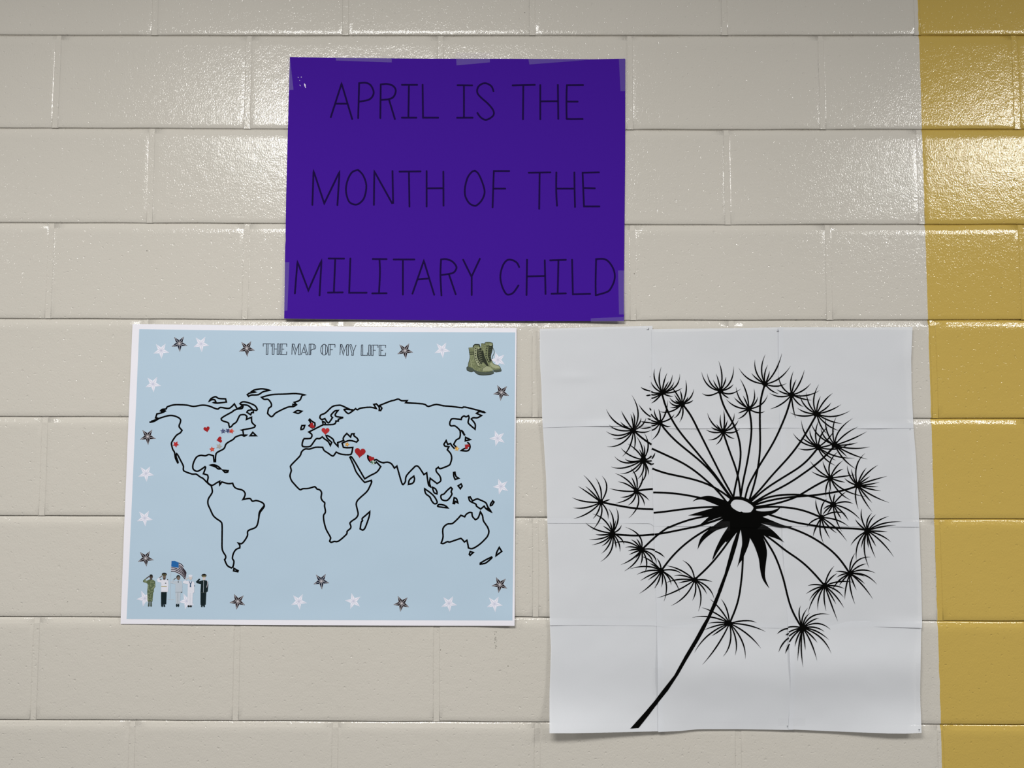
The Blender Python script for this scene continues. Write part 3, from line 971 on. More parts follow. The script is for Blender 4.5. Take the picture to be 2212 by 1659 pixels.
pr.fill(BC((700, 690), (775, 690), (770, 750), (710, 740)), M['olive_lt'], dz=0.000200)
pr.fill(BC((600, 700), (690, 700), (690, 960), (740, 1100), (810, 1210), (720, 1260), (640, 1080), (610, 950)), M['olive_lt'], dz=0.000140)
pr.fill(BC((900, 1270), (1000, 1260), (1100, 1290), (1160, 1350), (1150, 1390), (950, 1400), (850, 1400), (860, 1330)), M['olive_lt'], dz=0.000160)
pr.fill(BC((470, 830), (600, 830), (600, 910), (480, 915)), M['olive_dk'], dz=0.000160)
pr.fill(BC((478, 850), (595, 850), (595, 885), (482, 890)), M['olive'], dz=0.000200)
pr.stroke(BC((585, 690), (600, 640), (650, 612), (760, 615), (785, 680)), 2.4, M['olive_dk'], dz=0.000200)
pr.stroke(BC((450, 705), (470, 850), (485, 1000), (440, 1180), (430, 1265), (390, 1300), (400, 1380), (520, 1430), (600, 1400), (720, 1500), (880, 1525), (1090, 1510), (1200, 1470)), 1.0, M['olive_dk'], dz=0.000200)
pr.stroke(BC((610, 700), (610, 950), (640, 1080), (720, 1250), (800, 1300)), 0.8, M['olive_dk'], dz=0.000200)
pr.stroke(BC((850, 1410), (860, 1330), (960, 1262)), 0.9, M['olive_dk'], dz=0.000200)
pr.stroke(BC((505, 1080), (545, 1290)), 1.0, M['olive_lt'], dz=0.000200)
for x, y in [(655, 730), (655, 800), (652, 875), (652, 945), (665, 1020), (695, 1080), (735, 1140), (775, 1190), (1000, 655), (990, 725), (980, 795), (970, 870), (965, 940), (985, 1010), (1010, 1070), (1050, 1120)]:
    q = BC.p(x, y)
    pr.disc(q[0], q[1], 1.5, 1.5, M['olive_dk'], n=10, dz=0.000240)
for i in range(7):
    y = 770 + i * 58
    pr.stroke(BC((700 + i * 12, y), (820 + i * 8, y + 30)), 0.6, M['olive_lt'], dz=0.000240)
    pr.stroke(BC((1040 + (i % 3) * 6, 690 + i * 55), (1120, 705 + i * 55)), 0.5, M['olive'], dz=0.000240)
pr.build('printed_boots', mapp)

# printed flag and five saluting service members
SC = Crop(295, 1195, 180)
pr = Print(HM, 0.00040)
pr.fill(SC((925, 205), (1020, 205), (1115, 250), (1200, 290), (1240, 350), (1240, 440), (1322, 505), (1318, 640), (1300, 695), (1255, 670), (1210, 600), (1100, 540), (1000, 495), (915, 490)), M['flag_pale'])
for st in [[(915, 482), (1000, 480), (1120, 530), (1210, 592), (1290, 690)], [(917, 437), (1010, 437), (1120, 482), (1215, 545), (1300, 655)], [(918, 390), (1020, 395), (1120, 440), (1220, 510), (1310, 622)],
           [(1115, 392), (1220, 465), (1315, 590)], [(1120, 350), (1225, 430), (1320, 556)], [(1120, 305), (1232, 400), (1320, 520)], [(1115, 258), (1195, 300), (1238, 360)]]:
    pr.stroke(SC(*st), 1.9, M['flag_stripe'], dz=0.000040)
pr.fill(SC((928, 205), (1020, 205), (1118, 250), (1116, 392), (1020, 372), (920, 360)), M['flag_blue'], dz=0.000080)
pr.stroke(SC((905, 500), (890, 1210)), 0.9, M['fig_gray'])
pr.stroke(SC((830, 1226), (985, 1226)), 1.6, M['fig_gray'])
pr.build('printed_flag', mapp)


def figure(parts):
    pr = Print(HM, 0.00044)
    for i, (kind, mat, data) in enumerate(parts):
        dz = 0.00003 * i
        if kind == 'p':
            pr.fill(SC(*data), M[mat], dz=dz)
        elif kind == 'e':
            x, y, rx, ry = data
            q = SC.p(x, y)
            pr.disc(q[0], q[1], rx / SC.s, ry / SC.s, M[mat], n=16, dz=dz)
        else:
            pr.stroke(SC(*data[1]), data[0], M[mat], dz=dz)
    pr.build('printed_figure', mapp)


figure([('p', 'skin_dk', [(330, 600), (350, 620), (250, 690), (230, 675)]), ('e', 'skin_dk', (386, 622, 46, 60)), ('p', 'skin_dk', [(360, 660), (412, 660), (415, 712), (358, 712)]),
        ('p', 'camo', [(240, 668), (170, 725), (175, 765), (280, 800), (298, 830), (283, 1010), (290, 1250), (300, 1285), (420, 1285), (440, 1050), (460, 1015), (458, 950), (500, 880), (492, 745), (430, 700), (390, 715), (345, 695), (270, 725), (248, 740)]),
        ('s', 'olive_dk', (0.7, [(360, 1040), (352, 1280)])), ('p', 'sole', [(315, 1280), (348, 1280), (342, 1405), (322, 1418), (298, 1412)]), ('p', 'sole', [(366, 1280), (402, 1280), (407, 1408), (385, 1418), (362, 1408)]),
        ('e', 'cap', (386, 590, 40, 28))])
figure([('p', 'skin_md', [(665, 590), (680, 612), (610, 665), (595, 655)]), ('e', 'skin_md', (737, 625, 44, 62)), ('p', 'skin_dk', [(700, 655), (772, 655), (765, 705), (708, 705)]), ('e', 'cap', (735, 562, 68, 46)), ('s', 'fig_gold', (1.2, [(690, 572), (735, 582), (785, 572)])),
        ('p', 'fig_white', [(600, 650), (540, 695), (560, 760), (655, 785), (650, 1030), (830, 1030), (848, 850), (840, 705), (765, 700), (735, 712), (705, 700), (640, 700), (595, 705), (620, 668)]),
        ('s', 'fig_gold', (1.8, [(655, 884), (802, 884)])), ('p', 'fig_dark', [(755, 788), (788, 788), (788, 806), (755, 806)]), ('p', 'fig_dark', [(630, 692), (662, 690), (655, 712), (630, 712)]), ('p', 'fig_dark', [(808, 690), (834, 692), (834, 714), (812, 712)]),
        ('p', 'fig_dark', [(650, 1030), (800, 1030), (785, 1355), (740, 1355), (765, 1405), (745, 1428), (715, 1415), (715, 1360), (703, 1360), (705, 1410), (685, 1428), (655, 1412), (650, 1345)])])
figure([('p', 'skin_dk', [(1030, 655), (1045, 672), (975, 720), (960, 710)]), ('e', 'cap', (1108, 640, 52, 62)), ('e', 'skin_md', (1110, 665, 38, 52)),
        ('p', 'fig_gray', [(985, 695), (897, 765), (910, 795), (1035, 820), (1025, 1035), (1195, 1035), (1205, 1050), (1215, 1000), (1215, 790), (1190, 740), (1140, 725), (1105, 740), (1070, 725), (1000, 745), (960, 760), (1000, 715)]),
        ('p', 'fig_gray', [(1030, 1035), (1170, 1035), (1148, 1345), (1045, 1345)]), ('s', 'sole', (0.5, [(1100, 1050), (1095, 1340)])), ('s', 'sole', (0.5, [(1030, 1035), (1190, 1035)])), ('p', 'cap', [(1095, 745), (1118, 745), (1115, 780), (1100, 780)]),
        ('e', 'fig_dark', (1065, 1385, 22, 42)), ('e', 'fig_dark', (1110, 1385, 22, 42)), ('p', 'skin_dk', [(1185, 1025), (1210, 1025), (1205, 1055), (1188, 1055)])])
figure([('p', 'skin_lt', [(1370, 640), (1380, 660), (1325, 700), (1310, 690)]), ('e', 'fig_gray', (1432, 650, 52, 50)), ('e', 'skin_lt', (1432, 660, 38, 52)), ('e', 'fig_white', (1430, 600, 56, 30)),
        ('p', 'fig_white', [(1325, 690), (1230, 755), (1235, 800), (1360, 820), (1355, 1050), (1350, 1385), (1480, 1385), (1495, 1060), (1530, 1040), (1535, 790), (1490, 735), (1432, 760), (1385, 735), (1330, 740), (1300, 730)]),
        ('p', 'fig_blue', [(1385, 738), (1400, 740), (1430, 800), (1466, 740), (1480, 740), (1445, 830), (1450, 905), (1412, 900), (1420, 820)]), ('s', 'fig_gray', (0.6, [(1425, 1060), (1418, 1380)])),
        ('e', 'cap', (1382, 1408, 28, 28)), ('e', 'cap', (1440, 1408, 28, 28)), ('p', 'fig_blue', [(1528, 850), (1545, 855), (1543, 880), (1526, 875)])])
figure([('e', 'skin_lt', (1790, 660, 42, 60)), ('e', 'cap', (1790, 592, 68, 46)), ('s', 'fig_gold', (1.2, [(1745, 602), (1790, 612), (1838, 602)])),
        ('p', 'fig_dark', [(1660, 672), (1572, 760), (1600, 795), (1708, 820), (1695, 1050), (1850, 1050), (1862, 1025), (1888, 1020), (1905, 850), (1895, 745), (1845, 720), (1790, 715), (1745, 720), (1650, 745), (1690, 690)]),
        ('p', 'fig_dark', [(1697, 1050), (1850, 1050), (1835, 1370), (1810, 1370), (1818, 1415), (1790, 1440), (1770, 1410), (1765, 1375), (1755, 1410), (1735, 1440), (1708, 1415), (1712, 1370), (1697, 1370)]),
        ('s', 'fig_gray', (0.7, [(1780, 730), (1775, 1040)])), ('s', 'flag_pale', (1.1, [(1875, 730), (1885, 800), (1860, 910)])), ('s', 'sole', (0.5, [(1700, 1048), (1850, 1048)]))])


# stickers
def heart(cx, cy, w, ang, mat):
    pts = []
    for i in range(40):
        t = 2 * math.pi * i / 40
        x = 16 * math.sin(t) ** 3 / 16.0 * 0.5
        y = -(13 * math.cos(t) - 5 * math.cos(2 * t) - 2 * math.cos(3 * t) - math.cos(4 * t)) / 16.0 * 0.5
        a = math.radians(ang)
        pts.append((cx + w * (x * math.cos(a) - y * math.sin(a)), cy + w * (x * math.sin(a) + y * math.cos(a))))
    pr = Print(HM, 0.00065)
    pr.fill(pts, mat)
    pr.build('heart_sticker', mapp)


def star_sticker(cx, cy, r, ang, mat, inner=0.42):
    pr = Print(HM, 0.00075)
    pr.fill(star_pts(cx, cy, r, ang, inner), mat)
    pr.build('star_sticker', mapp)


Q1, Q2 = Crop(360, 900, 160), Crop(640, 890, 200)
for (x, y), w, a, m in [(Q1.p(1195, 372), 13.5, -13, 'red'), (Q1.p(1578, 688), 13, 80, 'red'), (Q2.p(372, 325), 12.5, 62, 'red'), (Q2.p(697, 452), 17.2, 2, 'red2'), (Q2.p(1522, 965), 23.5, 6, 'red'), (Q2.p(1790, 1115), 13.0, 20, 'red'), (W5.p(1390, 915), 12, 130, 'red')]:
    heart(x, y, w, a, M[m])
for (x, y), r, a, m in [(Q1.p(272, 825), 7.2, 30, 'red2'), (Q1.p(1562, 885), 6.9, 20, 'silver'), (Q1.p(1357, 975), 6.3, -8, 'red_gl'), (Q1.p(1682, 430), 6.3, -5, 'navy'), (Q1.p(1825, 420), 6.0, 32, 'navy'), (Q1.p(1935, 430), 6.2, 15, 'red_gl'),
                        (Q2.p(1212, 773), 5.6, 20, 'gold'), (Q2.p(1832, 1202), 6.3, 10, 'green'), (W5.p(1230, 953), 5.8, 8, 'gold')]:
    star_sticker(x, y, r, a, M[m], 0.5)

# ------------------------------------------------------------------ dandelion poster of twelve taped sheets
cseam = [polyf([(1408.5, 700), (1408.5, 930), (1409.5, 1040), (1411.5, 1100), (1413, 1150), (1416, 1240), (1419, 1350), (1421.5, 1450), (1422, 1590)], 1),
         polyf([(1681.5, 700), (1682.5, 860), (1686, 950), (1687.5, 1030), (1690.5, 1170), (1697, 1270), (1701, 1340), (1707, 1430), (1708, 1470), (1703, 1580)], 1)]
rseam = [polyf([(1170, 924), (1290, 920), (1408, 920), (1409, 926), (1500, 926), (1690, 924), (1730, 924.5), (1850, 926), (1972, 925)], 0),
         polyf([(1180, 1130), (1410, 1130.5), (1412, 1137), (1560, 1137), (1690, 1136.5), (1985, 1138.5)], 0),
         polyf([(1188, 1351), (1250, 1350.2), (1418, 1352), (1422, 1354), (1600, 1356), (1700, 1357), (1720, 1357), (1880, 1353.5), (1992, 1356.5)], 0)]


def sheet_of(x, y):
    c = 0 if x < cseam[0](y) else (1 if x < cseam[1](y) else 2)
    r = 0 if y < rseam[0](x) else (1 if y < rseam[1](x) else (2 if y < rseam[2](x) else 3))
    return c, r


def hs(c, r, x, y):
    h = 0.0040 + 0.0008 * (3 - r) + 0.0008 * c
    h += ripple(x, y, 12.7 + c * 3.1 + r * 1.7, 0.011, 0.0012) * 0.7 + ripple(x, y, 20.3, 0.0045, 0.0022) + ripple(x, y, 33.3 + r, 0.026, 0.00042)
    if r == 3:                                 # the bottom row billows out and falls back
        bulge = (0.0085 if c == 2 else (0.0065 if c == 1 else 0.002))
        h += bulge * math.exp(-((y - 1440 - (12 if c == 1 else 0)) / 60.0) ** 2) * (1 - 0.45 * gauss(x, y, 1422, 1450, 60, 300))
        h += 0.028 * gauss(x, y, 1180, 1615, 190, 75) + 0.003 * gauss(x, y, 1400, 1590, 60, 30)
        h += 0.015 * gauss(x, y, 1980, 1610, 150, 60) + 0.002 * gauss(x, y, 1720, 1585, 60, 20)
    if r == 2:
        h += 0.0040 * gauss(x, y, 1990, 1356, 70, 16) + 0.0018 * gauss(x, y, 1182, 1350, 40, 10)
    if r == 0:
        h += 0.0030 * gauss(x, y, 1310, 921, 45, 12) + 0.0016 * gauss(x, y, 1900, 926, 40, 8) + 0.0012 * gauss(x, y, 1610, 926, 60, 6)
        h += 0.003 * gauss(x, y, 1971, 760, 30, 40)
    if c == 0 and r == 0:
        h += 0.0012 * gauss(x, y, 1240, 815, 40, 10) + 0.001 * gauss(x, y, 1280, 780, 90, 40)
    if c == 1 and r == 3:
        h += 0.0015 * gauss(x, y, 1480, 1440, 70, 90)
    return max(h, 0.0016)


def HD(x, y):
    c, r = sheet_of(x, y)
    return hs(c, r, x, y)


def HQ(x, y):
    return max(HD(x, y), HD(x - 3.5, y), HD(x + 3.5, y), HD(x, y - 3.5), HD(x, y + 3.5))


dand = thing('dandelion_poster', 'large white poster of twelve taped paper sheets printed with a black dandelion', 'poster', at(1580, 1583, 0.004))
left_edge = polyf([(1166, 709.5), (1166, 780), (1169.5, 835), (1171, 900), (1173, 930), (1179.5, 1030), (1182.5, 1130), (1186.5, 1250), (1187.5, 1345), (1190, 1400), (1189, 1440), (1187, 1500), (1187, 1590)], 1)
right_edge = polyf([(1971.3, 706), (1968.3, 775), (1969.5, 850), (1973.5, 925), (1979, 990), (1984, 1090), (1986.5, 1150), (1990, 1260), (1992, 1355), (1989.5, 1362), (1989.5, 1390), (1987.5, 1500), (1991, 1590)], 1)
top_edge = {0: [(1166, 710.5), (1220, 708.5), (1300, 706.5), (1409.5, 703.6)], 1: [(1408.5, 711.3), (1500, 710), (1600, 708.5), (1690, 707)], 2: [(1681, 707.3), (1760, 707), (1860, 707.5), (1971.3, 706.5)]}
bot_edge = {0: [(1187.3, 1584), (1240, 1584), (1330, 1582), (1430, 1579.5)], 1: [(1421.5, 1581.3), (1470, 1579), (1510, 1575), (1600, 1575), (1712, 1577)], 2: [(1703, 1575.5), (1760, 1578), (1830, 1581), (1920, 1584.5), (1960, 1584.8), (1991, 1583)]}
OV = 11.0
for r in range(4):
    for c in range(3):
        ya = lambda x: (polyf(top_edge[c], 0)(x) if r == 0 else rseam[r - 1](x) - OV)
        yb = lambda x: (polyf(bot_edge[c], 0)(x) if r == 3 else rseam[r](x))
        xa = (lambda y: left_edge(y)) if c == 0 else (lambda y: cseam[c - 1](y))
        xb = (lambda y: right_edge(y)) if c == 2 else (lambda y: cseam[c](y) + OV)
        if r == 0 and c == 0:
            xb = lambda y: cseam[0](y) + (1.0 if y < 760 else OV)
        x0, x1 = {0: (1170, 1415), 1: (1412, 1695), 2: (1690, 1980)}[c]
        yt0, yt1 = ya(x0), ya(x1)
        yb0, yb1 = yb(x0), yb(x1)
        n = 24
        top = [(xa(yt0) + (xb(yt1) - xa(yt0)) * i / n, 0) for i in range(n + 1)]
        top = [(x, ya(x)) for x, _ in top]
        bot = [(xa(yb0) + (xb(yb1) - xa(yb0)) * i / n, 0) for i in range(n + 1)]
        bot = [(x, yb(x)) for x, _ in bot]
        lf = [top[0]] + [(xa(y), y) for y in [top[0][1] + (bot[0][1] - top[0][1]) * i / 16 for i in range(1, 16)]] + [bot[0]]
        rt = [top[-1]] + [(xb(y), y) for y in [top[-1][1] + (bot[-1][1] - top[-1][1]) * i / 16 for i in range(1, 16)]] + [bot[-1]]
        coons(top, bot, lf, rt, (lambda x, y, c=c, r=r: hs(c, r, x, y)), 0.0, 'paper_sheet', M['white_paper'], dand, 48, 40, 0.00030, None, False)

A, B, C, D = Crop(1290, 760, 240), Crop(1490, 755, 240), Crop(1640, 760, 240), Crop(1290, 890, 240)
Ec, F, G, Hc = Crop(1220, 1010, 240), Crop(1240, 1120, 240), Crop(1380, 1160, 240), Crop(1490, 860, 240)
I, J, Lc, Mc = Crop(1470, 1250, 240), Crop(1640, 1280, 240), Crop(1700, 1180, 240), Crop(1720, 1040, 240)
Nc, Pc, K, O = Crop(1700, 860, 240), Crop(1480, 1020, 240), Crop(1500, 1100, 240), Crop(1380, 980, 240)
V = Crop(1340, 1080, 300)

# seed heads: crop, centre, (rx, ry, tilt), bristles as (mid x, mid y, tip x, tip y), blunt ones cut by a sheet seam
heads = [
    (A, (1300, 815), (74, 50, -20), [(1150, 560, 1148, 335), (1235, 560, 1277, 300), (1325, 620, 1393, 420), (1365, 690, 1425, 585), (1440, 650, 1500, 455), (1450, 730, 1535, 590), (1560, 690, 1645, 440), (1520, 800, 1695, 715), (1400, 868, 1515, 888), (1150, 720, 1070, 590), (1180, 950, 1080, 1020)],
     [(1150, 818, 1080, 785), (1150, 855, 1080, 845), (1180, 892, 1080, 925)]),
    (A, (1690, 1040), (56, 60, 0), [(1770, 790, 1760, 560), (1850, 920, 1925, 740), (1770, 970, 1810, 890), (1830, 1010, 1910, 960), (1680, 880, 1645, 755), (1590, 850, 1455, 665), (1610, 960, 1535, 840), (1540, 1005, 1440, 905), (1600, 1000, 1550, 965), (1540, 1065, 1425, 970), (1570, 1100, 1455, 1105), (1470, 1185, 1240, 1185), (1630, 1220, 1525, 1320), (1705, 1230, 1640, 1400)], []),
    (A, (1255, 1405), (52, 58, 0), [(1165, 1280, 1135, 1135), (1255, 1260, 1220, 1135), (1360, 1220, 1403, 965), (1440, 1340, 1535, 1240), (1370, 1480, 1470, 1475), (1220, 1600, 1085, 1758)],
     [(1150, 1325, 1075, 1240), (1150, 1390, 1075, 1360), (1150, 1425, 1075, 1415), (1160, 1455, 1080, 1475), (1170, 1515, 1085, 1560)]),
    (D, (720, 362), (56, 62, 0), [(375, 205, 180, -63), (580, 160, 480, -25), (705, 180, 665, 40), (745, 150, 705, 0), (815, 20, 688, -338), (840, 225, 870, 115), (890, 265, 975, 115), (560, 285, 463, 190), (430, 360, 235, 250), (430, 465, 180, 385), (510, 510, 315, 525), (490, 622, 195, 688), (655, 670, 500, 885), (757, 560, 730, 770), (910, 405, 1070, 360)], []),
    (D, (915, 950), (52, 75, 15), [(790, 770, 605, 630), (650, 860, 470, 710), (570, 1010, 345, 880), (680, 985, 555, 925), (560, 1105, 275, 1088), (690, 1165, 455, 1228), (820, 1130, 690, 1220), (915, 1170, 800, 1340), (970, 1220, 840, 1440), (1000, 1110, 1022, 1260), (890, 700, 780, 480), (885, 830, 835, 740), (945, 790, 925, 650), (1015, 680, 935, 415)],
     [(1010, 930, 1080, 870), (1010, 975, 1085, 968)]),
    (Ec, (1425, 470), (54, 58, 0), [(1240, 245, 1000, 115), (1250, 340, 1060, 280), (1150, 465, 890, 415), (1380, 300, 1325, 190), (1430, 220, 1310, 0), (1535, 290, 1540, 115), (1280, 565, 1105, 590), (1250, 630, 1005, 710), (1375, 640, 1255, 755), (1460, 740, 1275, 1005), (1550, 620, 1582, 765), (1575, 555, 1683, 660)], []),
    (Ec, (715, 690), (54, 58, 0), [(575, 390, 375, 150), (715, 430, 610, 200), (835, 400, 740, 165), (490, 520, 265, 370), (570, 520, 410, 370), (400, 675, 145, 595), (430, 795, 165, 798), (470, 900, 175, 1018), (665, 870, 560, 1020), (720, 970, 545, 1250), (835, 850, 865, 1030), (830, 660, 898, 628)], []),
    (Ec, (950, 1305), (56, 66, 0), [(790, 1050, 555, 920), (640, 1240, 415, 1100), (965, 1030, 870, 815), (1060, 1040, 1020, 795), (985, 1180, 1018, 1040), (930, 1180, 895, 1065), (860, 1225, 755, 1160), (1070, 1240, 1130, 1140), (770, 1340, 615, 1328), (750, 1405, 485, 1433), (790, 1455, 535, 1543), (860, 1465, 735, 1563), (880, 1540, 732, 1712), (925, 1640, 714, 1872), (1008, 1490, 1017, 1609), (1070, 1490, 1099, 1682), (1114, 1410, 1182, 1536)], []),
    (F, (1340, 620), (68, 60, 20), [(1300, 350, 1020, 170), (1060, 470, 750, 505), (1240, 490, 1135, 420), (1300, 490, 1240, 400), (1170, 567, 1020, 578), (1200, 617, 1070, 648), (1220, 665, 1090, 723), (1170, 795, 935, 920), (1230, 860, 1000, 1048), (1290, 710, 1215, 795), (1358, 790, 1312, 940), (1445, 850, 1403, 1095), (1575, 735, 1638, 920), (1510, 750, 1570, 900)],
     [(1500, 605, 1610, 635)]),
    (F, (1735, 1040), (56, 56, 0), [(1710, 900, 1645, 790), (1550, 860, 1340, 750), (1620, 950, 1500, 895), (1450, 955, 1110, 1005), (1480, 1040, 1250, 1118), (1530, 1120, 1320, 1240), (1600, 1135, 1470, 1230), (1560, 1290, 1295, 1498), (1690, 1230, 1600, 1390), (1762, 1210, 1738, 1370), (1838, 1330, 1790, 1650), (1880, 1170, 1935, 1330), (1970, 1210, 2105, 1475), (1970, 1025, 2160, 1112)], []),
    (G, (1110, 855), (62, 54, 0), [(1035, 610, 870, 465), (830, 660, 540, 570), (890, 770, 700, 775), (800, 845, 540, 912), (930, 882, 785, 918), (750, 1070, 360, 1213), (930, 1160, 640, 1370), (1130, 1070, 1063, 1270), (1232, 1150, 1185, 1480), (1260, 985, 1355, 1140), (1370, 1000, 1500, 1230), (1300, 853, 1462, 893)], []),
    (I, (975, 890), (60, 56, 0), [(800, 620, 585, 400), (700, 690, 425, 575), (610, 765, 235, 772), (760, 868, 545, 890), (720, 935, 470, 1022), (560, 1120, 278, 1470), (780, 1035, 620, 1140), (740, 1320, 437, 1711), (990, 1260, 848, 1550), (1103, 1220, 1088, 1525), (1220, 1230, 1293, 1595), (1320, 1095, 1600, 1385), (1350, 930, 1695, 1055), (1290, 835, 1515, 875), (920, 610, 805, 400)], []),
    (J, (865, 705), (64, 70, 0), [(797, 460, 825, 260), (862, 500, 968, 305), (910, 530, 1010, 408), (1070, 465, 1403, 435), (1040, 565, 1195, 510), (1160, 615, 1418, 735), (1100, 692, 1300, 778), (1130, 765, 1390, 940), (1220, 895, 1437, 1215), (1030, 850, 1157, 993), (1030, 990, 1152, 1355), (897, 930, 920, 1150), (837, 1080, 875, 1485), (800, 1000, 768, 1358), (765, 885, 710, 1080)],
     [(715, 830, 602, 985), (715, 780, 595, 870), (710, 735, 590, 790), (720, 678, 575, 690)]),
    (Lc, (755, 790), (52, 60, 0), [(820, 570, 940, 392), (870, 640, 1005, 535), (570, 763, 415, 785), (560, 845, 380, 948), (575, 910, 445, 1078), (550, 1005, 415, 1340), (640, 1010, 613, 1275), (740, 1030, 780, 1290), (875, 1130, 1010, 1490), (875, 970, 978, 1155), (960, 980, 1137, 1228), (965, 865, 1127, 1015), (970, 790, 1148, 848), (1030, 705, 1330, 720)], []),
    (Lc, (1255, 540), (54, 60, 0), [(1270, 330, 1360, 130), (1400, 290, 1665, 213), (1420, 405, 1590, 348), (1500, 472, 1762, 533), (1550, 575, 1790, 758), (1410, 555, 1545, 600), (1420, 640, 1548, 748), (1490, 760, 1710, 1048), (1310, 700, 1385, 873), (1262, 830, 1357, 1158), (1180, 790, 1150, 1060), (1040, 680, 895, 885), (1130, 660, 1040, 785), (1110, 560, 985, 622), (1090, 503, 965, 500)], []),
    (Mc, (1415, 985), (62, 66, 20), [(1305, 740, 1310, 540), (1265, 865, 1175, 750), (1415, 780, 1510, 628), (1465, 800, 1590, 655), (1610, 800, 1845, 692), (1720, 840, 2100, 800), (1680, 905, 1985, 870), (1620, 990, 1817, 1000), (1680, 1070, 1885, 1205), (1690, 1195, 1943, 1502), (1510, 1150, 1592, 1298), (1470, 1240, 1580, 1520), (1420, 1170, 1445, 1328), (1355, 1340, 1453, 1723), (1230, 1240, 1200, 1578), (1335, 1160, 1295, 1330), (1220, 1110, 1085, 1275)], []),
    (Mc, (740, 460), (62, 56, 25), [(668, 290, 668, 130), (750, 330, 780, 235), (865, 310, 1000, 200), (960, 405, 1140, 448), (1040, 565, 1285, 770), (925, 620, 1040, 780), (825, 620, 900, 750), (785, 730, 912, 1000), (620, 497, 540, 555), (670, 565, 620, 640), (605, 565, 525, 680)], []),
    (Mc, (500, 720), (55, 55, 0), [(410, 530, 390, 345), (510, 500, 620, 335), (740, 615, 985, 640), (800, 765, 1050, 900), (770, 910, 1010, 1190), (640, 890, 810, 1030), (565, 930, 675, 1138), (475, 970, 545, 1230), (390, 920, 335, 1100), (330, 785, 210, 905)], []),
    (Mc, (1220, 75), (64, 60, 20), [(1200, -290, 1371, -564), (1070, -110, 1016, -319), (1140, -80, 1098, -254), (1296, -120, 1401, -274), (1410, -160, 1631, -329), (1346, -19, 1471, -104), (1500, -20, 1806, -104), (1070, 20, 961, -69), (1430, 60, 1655, 15), (1430, 98, 1635, 105), (1450, 145, 1685, 188), (1490, 265, 1845, 420), (1370, 265, 1510, 425), (1335, 340, 1515, 605), (1180, 290, 1240, 560)], []),
    (Nc, (865, 1590), (58, 58, 0), [(640, 1450, 460, 1250), (665, 1545, 490, 1460), (770, 1420, 712, 1250), (855, 1290, 1040, 1045), (965, 1390, 1120, 1240), (1000, 1470, 1125, 1408), (1100, 1560, 1360, 1525), (1020, 1645, 1159, 1674), (1034, 1860, 1269, 2029), (1144, 1829, 1574, 1964), (856, 1720, 879, 1869), (784, 1769, 779, 1974)], []),
    (Nc, (620, 975), (60, 60, 0), [(320, 890, 120, 695), (410, 1028, 220, 998), (430, 880, 285, 775), (385, 750, 283, 430), (490, 790, 455, 620), (570, 700, 645, 425), (680, 740, 815, 570), (800, 830, 945, 640), (840, 940, 1040, 830), (980, 1010, 1275, 885), (960, 1150, 1350, 1190), (780, 1125, 975, 1240), (745, 1190, 970, 1345)], []),
    (Nc, (955, 935), (64, 62, 0), [(640, 750, 480, 480), (760, 790, 675, 590), (800, 670, 770, 370), (915, 630, 985, 365), (1040, 650, 1310, 400), (1150, 730, 1415, 568), (1280, 820, 1590, 665), (1200, 928, 1408, 883), (1300, 1000, 1650, 968), (1270, 1105, 1600, 1215), (1080, 1055, 1205, 1175), (1130, 1210, 1385, 1418)], []),
    (C, (1145, 1235), (74, 54, 0), [(1085, 950, 1187, 650), (1163, 1050, 1225, 880), (1290, 990, 1462, 825), (1320, 1130, 1433, 1010), (1400, 1170, 1630, 1048), (1480, 1285, 1812, 1170), (1400, 1370, 1650, 1428), (1345, 1445, 1590, 1570), (1233, 1482, 1353, 1627), (1000, 1050, 935, 800), (920, 1080, 800, 840), (930, 1205, 763, 1118), (870, 1278, 612, 1210)], []),
    (C, (645, 855), (60, 60, 0), [(625, 620, 682, 385), (680, 690, 740, 548), (800, 630, 902, 360), (860, 775, 1030, 625), (930, 870, 1203, 768), (850, 930, 1045, 963), (760, 1010, 885, 1095), (670, 1090, 727, 1320), (450, 1035, 220, 1138), (410, 890, 205, 820), (490, 820, 350, 748), (465, 705, 385, 480)], []),
    (B, (1500, 685), (56, 54, 0), [(1330, 460, 1300, 195), (1340, 585, 1230, 470), (1430, 400, 1505, 98), (1490, 500, 1553, 305), (1555, 560, 1593, 422), (1705, 420, 1835, 75), (1780, 575, 2010, 325), (1720, 730, 1928, 672), (1620, 810, 1770, 880), (1190, 595, 975, 365)], []),
    (B, (610, 825), (56, 58, 0), [(640, 520, 575, 230), (810, 640, 875, 335), (690, 670, 722, 545), (770, 775, 870, 688), (800, 880, 1020, 780), (700, 920, 792, 970), (400, 912, 245, 870), (365, 710, 235, 445), (430, 690, 348, 475), (530, 730, 465, 600), (577, 650, 525, 480)], []),
    (B, (1175, 1180), (56, 58, 0), [(1130, 870, 1000, 580), (1280, 1000, 1277, 775), (1300, 1070, 1355, 935), (1420, 1095, 1553, 900), (1350, 1255, 1497, 1228), (1065, 1228, 958, 1268), (1080, 1310, 950, 1383), (920, 1135, 725, 985), (1000, 1065, 880, 950), (1000, 990, 920, 740), (1120, 1040, 1060, 915)], []),
    (Hc, (665, 665), (54, 60, 0), [(460, 510, 352, 295), (590, 600, 530, 515), (613, 500, 615, 325), (692, 450, 672, 230), (715, 555, 752, 435), (835, 500, 887, 300), (860, 580, 970, 435), (850, 685, 1000, 605), (780, 765, 890, 805), (530, 630, 425, 573), (480, 682, 327, 628), (530, 795, 365, 832), (620, 820, 520, 930)], []),
]
BW = 2.95
